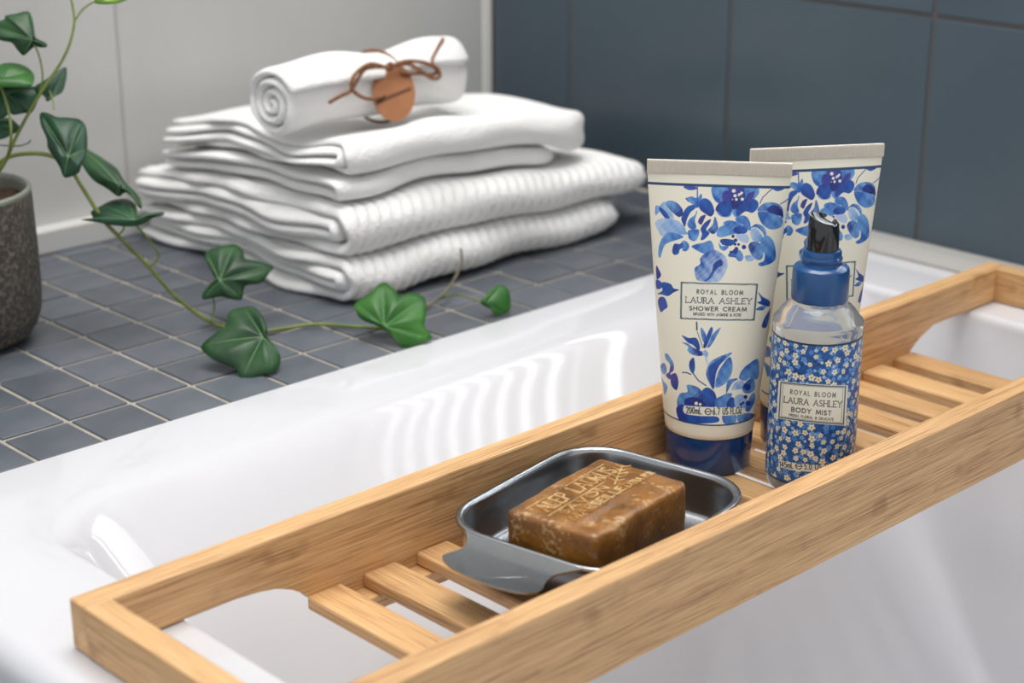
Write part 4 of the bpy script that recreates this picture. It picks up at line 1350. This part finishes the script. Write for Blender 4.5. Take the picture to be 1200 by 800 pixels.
M_STEM = noisy('green_stem', srgb(96, 116, 44), srgb(124, 136, 62), 60, 0.5)
M_STEMB = noisy('brown_stem', srgb(92, 88, 62), srgb(122, 116, 84), 80, 0.6)


def leaf_mat(name, c1, c2):
    return noisy(name, c1, c2, 45, 0.42, bump=0.15, bscale=160, detail=3, spec=0.4)


M_LEAF = {'dark': leaf_mat('ivy_dark', srgb(16, 48, 30), srgb(30, 72, 44)), 'mid': leaf_mat('ivy_mid', srgb(18, 52, 26), srgb(33, 75, 35)),
          'bright': leaf_mat('ivy_bright', srgb(32, 84, 24), srgb(52, 110, 34)), 'tip': leaf_mat('ivy_tip', srgb(90, 140, 40), srgb(130, 170, 66))}
M_VEIN = plain('ivy_vein', srgb(74, 118, 62), 0.45)
UPN = np.array([0, 0, 1.0])


def stem(pts, r, mat=M_STEM, name='stem'):
    """pts: (px, py, depth) or (px, py, 'z', height)"""
    P = []
    for q in pts:
        P.append(on_z(q[0], q[1], q[3]) if len(q) == 4 else at_depth(*q))
    C = catmull(P, 7)
    rr = np.linspace(r[0], r[1], len(C)) if hasattr(r, '__len__') else r
    V, Fc = tube(C, list(rr) if hasattr(rr, '__len__') else rr, 8)
    return mesh_obj(name, np.array([tuple(v) for v in V]) - PC, Fc, mat, ivy)


def leaf(window, outline, base, tips, tone, depth=None, zmin=None, tilt=0.5, side=0.0, cup=0.10):
    """ivy blade: traced outline laid on its own tilted plane, cupped between raised veins"""
    (wx, wy, ws) = window
    out = [(wx + a * ws, wy + b * ws) for a, b in outline]
    bx, by = wx + base[0] * ws, wy + base[1] * ws
    view = CAM - at_depth(bx, by, 1.15); view /= np.linalg.norm(view)
    right = ROT[:, 0]
    nrm = view * (1 - tilt) + UPN * tilt + right * side; nrm /= np.linalg.norm(nrm)
    def make(dep):
        b0 = at_depth(bx, by, dep)
        return b0, [on_plane(x, y, b0, nrm) for x, y in out]
    if zmin is not None:
        lo, hi = 0.9, 1.35
        for _ in range(40):
            m = (lo + hi) / 2
            if min(p[2] for p in make(m)[1]) > zmin: lo = m
            else: hi = m
        depth = lo
    b0, P = make(depth)
    sub = 4
    C = catmull(P, sub, closed=True); n = len(C)
    size = max(np.linalg.norm(q - b0) for q in C)
    tipi = [t * sub for t in tips]
    NRg = 7
    def surf(k, f):
        q = C[k % n]
        dist = min(min(abs((k % n) - t), n - abs((k % n) - t)) for t in tipi) if tipi else 0
        gap = n / max(len(tipi), 1) / 2
        bulge = math.sin(min(dist / gap, 1) * math.pi / 2)
        p = b0 + (q - b0) * f
        return p + nrm * size * (cup * bulge * math.sin(f * math.pi * 0.75) - 0.13 * f * f)
    V = [b0]; Fc = []
    for j in range(1, NRg + 1):
        for k in range(n): V.append(surf(k, j / NRg))
    for k in range(n): Fc.append((0, 1 + k, 1 + (k + 1) % n))
    for j in range(NRg - 1):
        for k in range(n):
            a = 1 + j * n + k; b = 1 + j * n + (k + 1) % n
            Fc.append((a, a + n, b + n, b))
    m0 = len(V)
    V2 = [v - nrm * 0.0005 for v in V]
    F2 = [tuple(m0 + q for q in f[::-1]) for f in Fc]
    e = 1 + (NRg - 1) * n
    F3 = [(e + k, m0 + e + k, m0 + e + (k + 1) % n, e + (k + 1) % n) for k in range(n)]
    lf = mesh_obj('leaf', np.array(V + V2) - PC, Fc + F2 + F3, M_LEAF[tone], ivy)
    # veins
    V, Fc = [], []
    for t in tipi:
        pts = [surf(t, f) + nrm * 0.0003 for f in np.linspace(0, .93, 9)]
        for i, pnt in enumerate(pts):
            d = pts[min(i + 1, 8)] - pts[max(i - 1, 0)]; w = np.cross(nrm, d); w /= np.linalg.norm(w) + 1e-9
            h = size * 0.016 * (1 - 0.8 * i / 8)
            V += [pnt + w * h - nrm * 0.0003, pnt + nrm * 0.0002, pnt - w * h - nrm * 0.0003]
            if i:
                k = len(V) - 6
                Fc += [(k, k + 3, k + 4, k + 1), (k + 1, k + 4, k + 5, k + 2)]
    if V: mesh_obj('vein', np.array(V) - PC, Fc, M_VEIN, lf)
    return lf, b0


W4 = (0, 0, .275); W5 = (0, 200, .275); W6 = (200, 260, .35)
# upright shoots
stem([(-30, 215, 1.15), (-12, 205, 1.14), (5, 190, 1.13), (20, 158, 1.125), (38, 125, 1.12), (56, 96, 1.12), (72, 72, 1.12), (82, 50, 1.12), (87, 25, 1.12), (84, 2, 1.12), (80, -12, 1.12)], (0.0013, 0.0007))
stem([(87, 25, 1.12), (97, 11, 1.12), (110, 2, 1.12), (124, -3, 1.12)], (0.0007, 0.0005))
stem([(-25, 220, 1.15), (-5, 205, 1.13), (8, 185, 1.12), (13, 160, 1.11), (10, 130, 1.11), (0, 98, 1.11), (-8, 80, 1.11)], (0.0012, 0.0007))
stem([(46, 110, 1.121), (50, 90, 1.12), (46, 66, 1.115), (39, 50, 1.11)], 0.0006)
stem([(58, 106, 1.12), (62, 118, 1.118), (63, 128, 1.112)], 0.0005)
# trailing shoot: out of the pot, down to the ledge and along it
stem([(-35, 225, 1.15), (-15, 205, 1.14), (6, 186, 1.13), (30, 180, 1.125), (58, 182, 1.12), (80, 195, 1.12), (98, 222, 1.12), (120, 256, 1.125), (142, 280, 1.13), (172, 310, 1.145), (205, 347, 1.16),
      (238, 372, 'z', ZT + 0.006), (262, 383, 'z', ZT + 0.004), (295, 390, 'z', ZT + 0.0025), (330, 385, 'z', ZT + 0.0025), (370, 380, 'z', ZT + 0.0025), (410, 382, 'z', ZT + 0.0025), (450, 385, 'z', ZT + 0.0025)], (0.0014, 0.0012))
stem([(450, 385, 'z', ZT + 0.0025), (480, 372, 'z', ZT + 0.0025), (505, 356, 'z', ZT + 0.003), (520, 344, 'z', ZT + 0.008), (533, 326, 1.235), (541, 308, 1.237), (540, 291, 1.24)], (0.0012, 0.0008), M_STEMB)
stem([(515, 350, 'z', ZT + 0.004), (535, 345, 'z', ZT + 0.008), (552, 350, 'z', ZT + 0.009), (568, 354, 'z', ZT + 0.008)], 0.0007)
stem([(176, 313, 1.146), (186, 300, 1.142), (178, 285, 1.135), (160, 264, 1.125), (157, 258, 1.12)], 0.0007)
stem([(247, 377, 'z', ZT + 0.006), (251, 362, 1.168), (249, 345, 1.165), (246, 330, 1.163)], 0.0007)
stem([(138, 276, 1.129), (145, 268, 1.125), (142, 260, 1.122), (132, 256, 1.12)], 0.0006)
stem([(0, 170, 1.13), (20, 171, 1.125), (32, 168, 1.122), (36, 164, 1.12)], 0.0005, M_STEMB)
# blades
leaf(W4, [(-60, 90), (10, 75), (20, 60), (60, 50), (110, 35), (130, 60), (140, 100), (148, 150), (165, 162), (190, 170), (195, 190), (170, 195), (140, 190), (95, 222), (70, 205), (45, 175), (0, 165), (-50, 140)], (138, 170), [0, 4, 9, 13], 'mid', 1.11, tilt=.35, side=-.15)
leaf(W4, [(-60, 300), (0, 265), (60, 262), (110, 275), (140, 300), (145, 330), (130, 360), (60, 365), (0, 362), (-50, 350)], (20, 330), [0, 4], 'bright', 1.105, tilt=.6)
leaf(W4, [(-40, 380), (0, 365), (60, 360), (130, 362), (160, 370), (168, 400), (140, 470), (100, 475), (60, 485), (40, 480), (0, 500), (-60, 470)], (30, 400), [4, 7, 10], 'dark', 1.118, tilt=.3)
leaf(W4, [(-50, 500), (0, 498), (40, 500), (60, 510), (92, 545), (75, 555), (30, 580), (-20, 590), (-60, 560)], (10, 530), [4, 7], 'dark', 1.128, tilt=.4)
leaf(W4, [(150, 370), (200, 335), (240, 305), (290, 285), (275, 380), (235, 410), (205, 430), (190, 400)], (205, 425), [3, 0], 'dark', 1.125, tilt=.2, side=.3)
leaf(W4, [(165, 465), (200, 470), (240, 490), (300, 490), (340, 495), (365, 540), (365, 620), (345, 690), (330, 725), (270, 738), (250, 700), (225, 660), (200, 620), (195, 580), (170, 520)], (290, 670), [0, 4, 6, 9], 'dark', 1.10, tilt=.4, side=-.1)
leaf(W5, [(340, -140), (400, -110), (450, -75), (500, -35), (530, 15), (560, 50), (600, 80), (612, 122), (596, 122), (570, 88), (540, 66), (510, 84), (460, 48), (400, 8), (350, -70)], (505, 60), [0, 7], 'mid', 1.128, tilt=.7, side=.2, cup=.06)
leaf(W5, [(345, 185), (392, 182), (386, 155), (430, 125), (480, 105), (540, 98), (580, 130), (588, 200), (620, 175), (660, 158), (697, 153), (690, 170), (650, 182), (605, 208), (560, 218), (500, 215), (450, 208), (400, 196)], (575, 210), [0, 3, 5, 10], 'dark', 1.118, tilt=.65, cup=.05)
leaf(W5, [(875, 330), (940, 310), (1000, 295), (1035, 330), (1045, 365), (1100, 375), (1165, 390), (1150, 420), (1110, 470), (1045, 480), (1030, 530), (980, 535), (940, 525), (865, 530), (870, 500), (915, 465), (905, 430), (885, 390)], (935, 470), [0, 2, 6, 10, 13], 'mid', 1.16, tilt=.45)
leaf(W6, [(195, 290), (240, 268), (280, 275), (310, 310), (325, 360), (318, 378), (345, 400), (368, 440), (350, 490), (300, 500), (240, 508), (215, 480), (160, 460), (130, 440), (100, 400), (150, 360), (185, 335)], (308, 385), [1, 7, 10, 14], 'mid', zmin=ZT + 0.0035, tilt=.55)
leaf(W6, [(615, 262), (660, 235), (710, 188), (750, 220), (770, 242), (800, 230), (850, 240), (855, 300), (850, 340), (875, 375), (840, 395), (780, 410), (750, 380), (715, 355), (690, 340), (640, 320), (620, 290)], (715, 352), [0, 2, 6, 9, 11], 'bright', zmin=ZT + 0.0035, tilt=.45)
leaf(W6, [(1040, 265), (1080, 220), (1110, 205), (1135, 230), (1140, 290), (1120, 302), (1090, 312), (1075, 290)], (1055, 270), [2, 5], 'bright', zmin=ZT + 0.003, tilt=.3, side=.3)
leaf(W4, [(400, 4), (430, -25), (500, -40), (560, -25), (515, 4), (470, 12), (430, 14)], (405, 2), [3], 'tip', 1.12, tilt=.3)
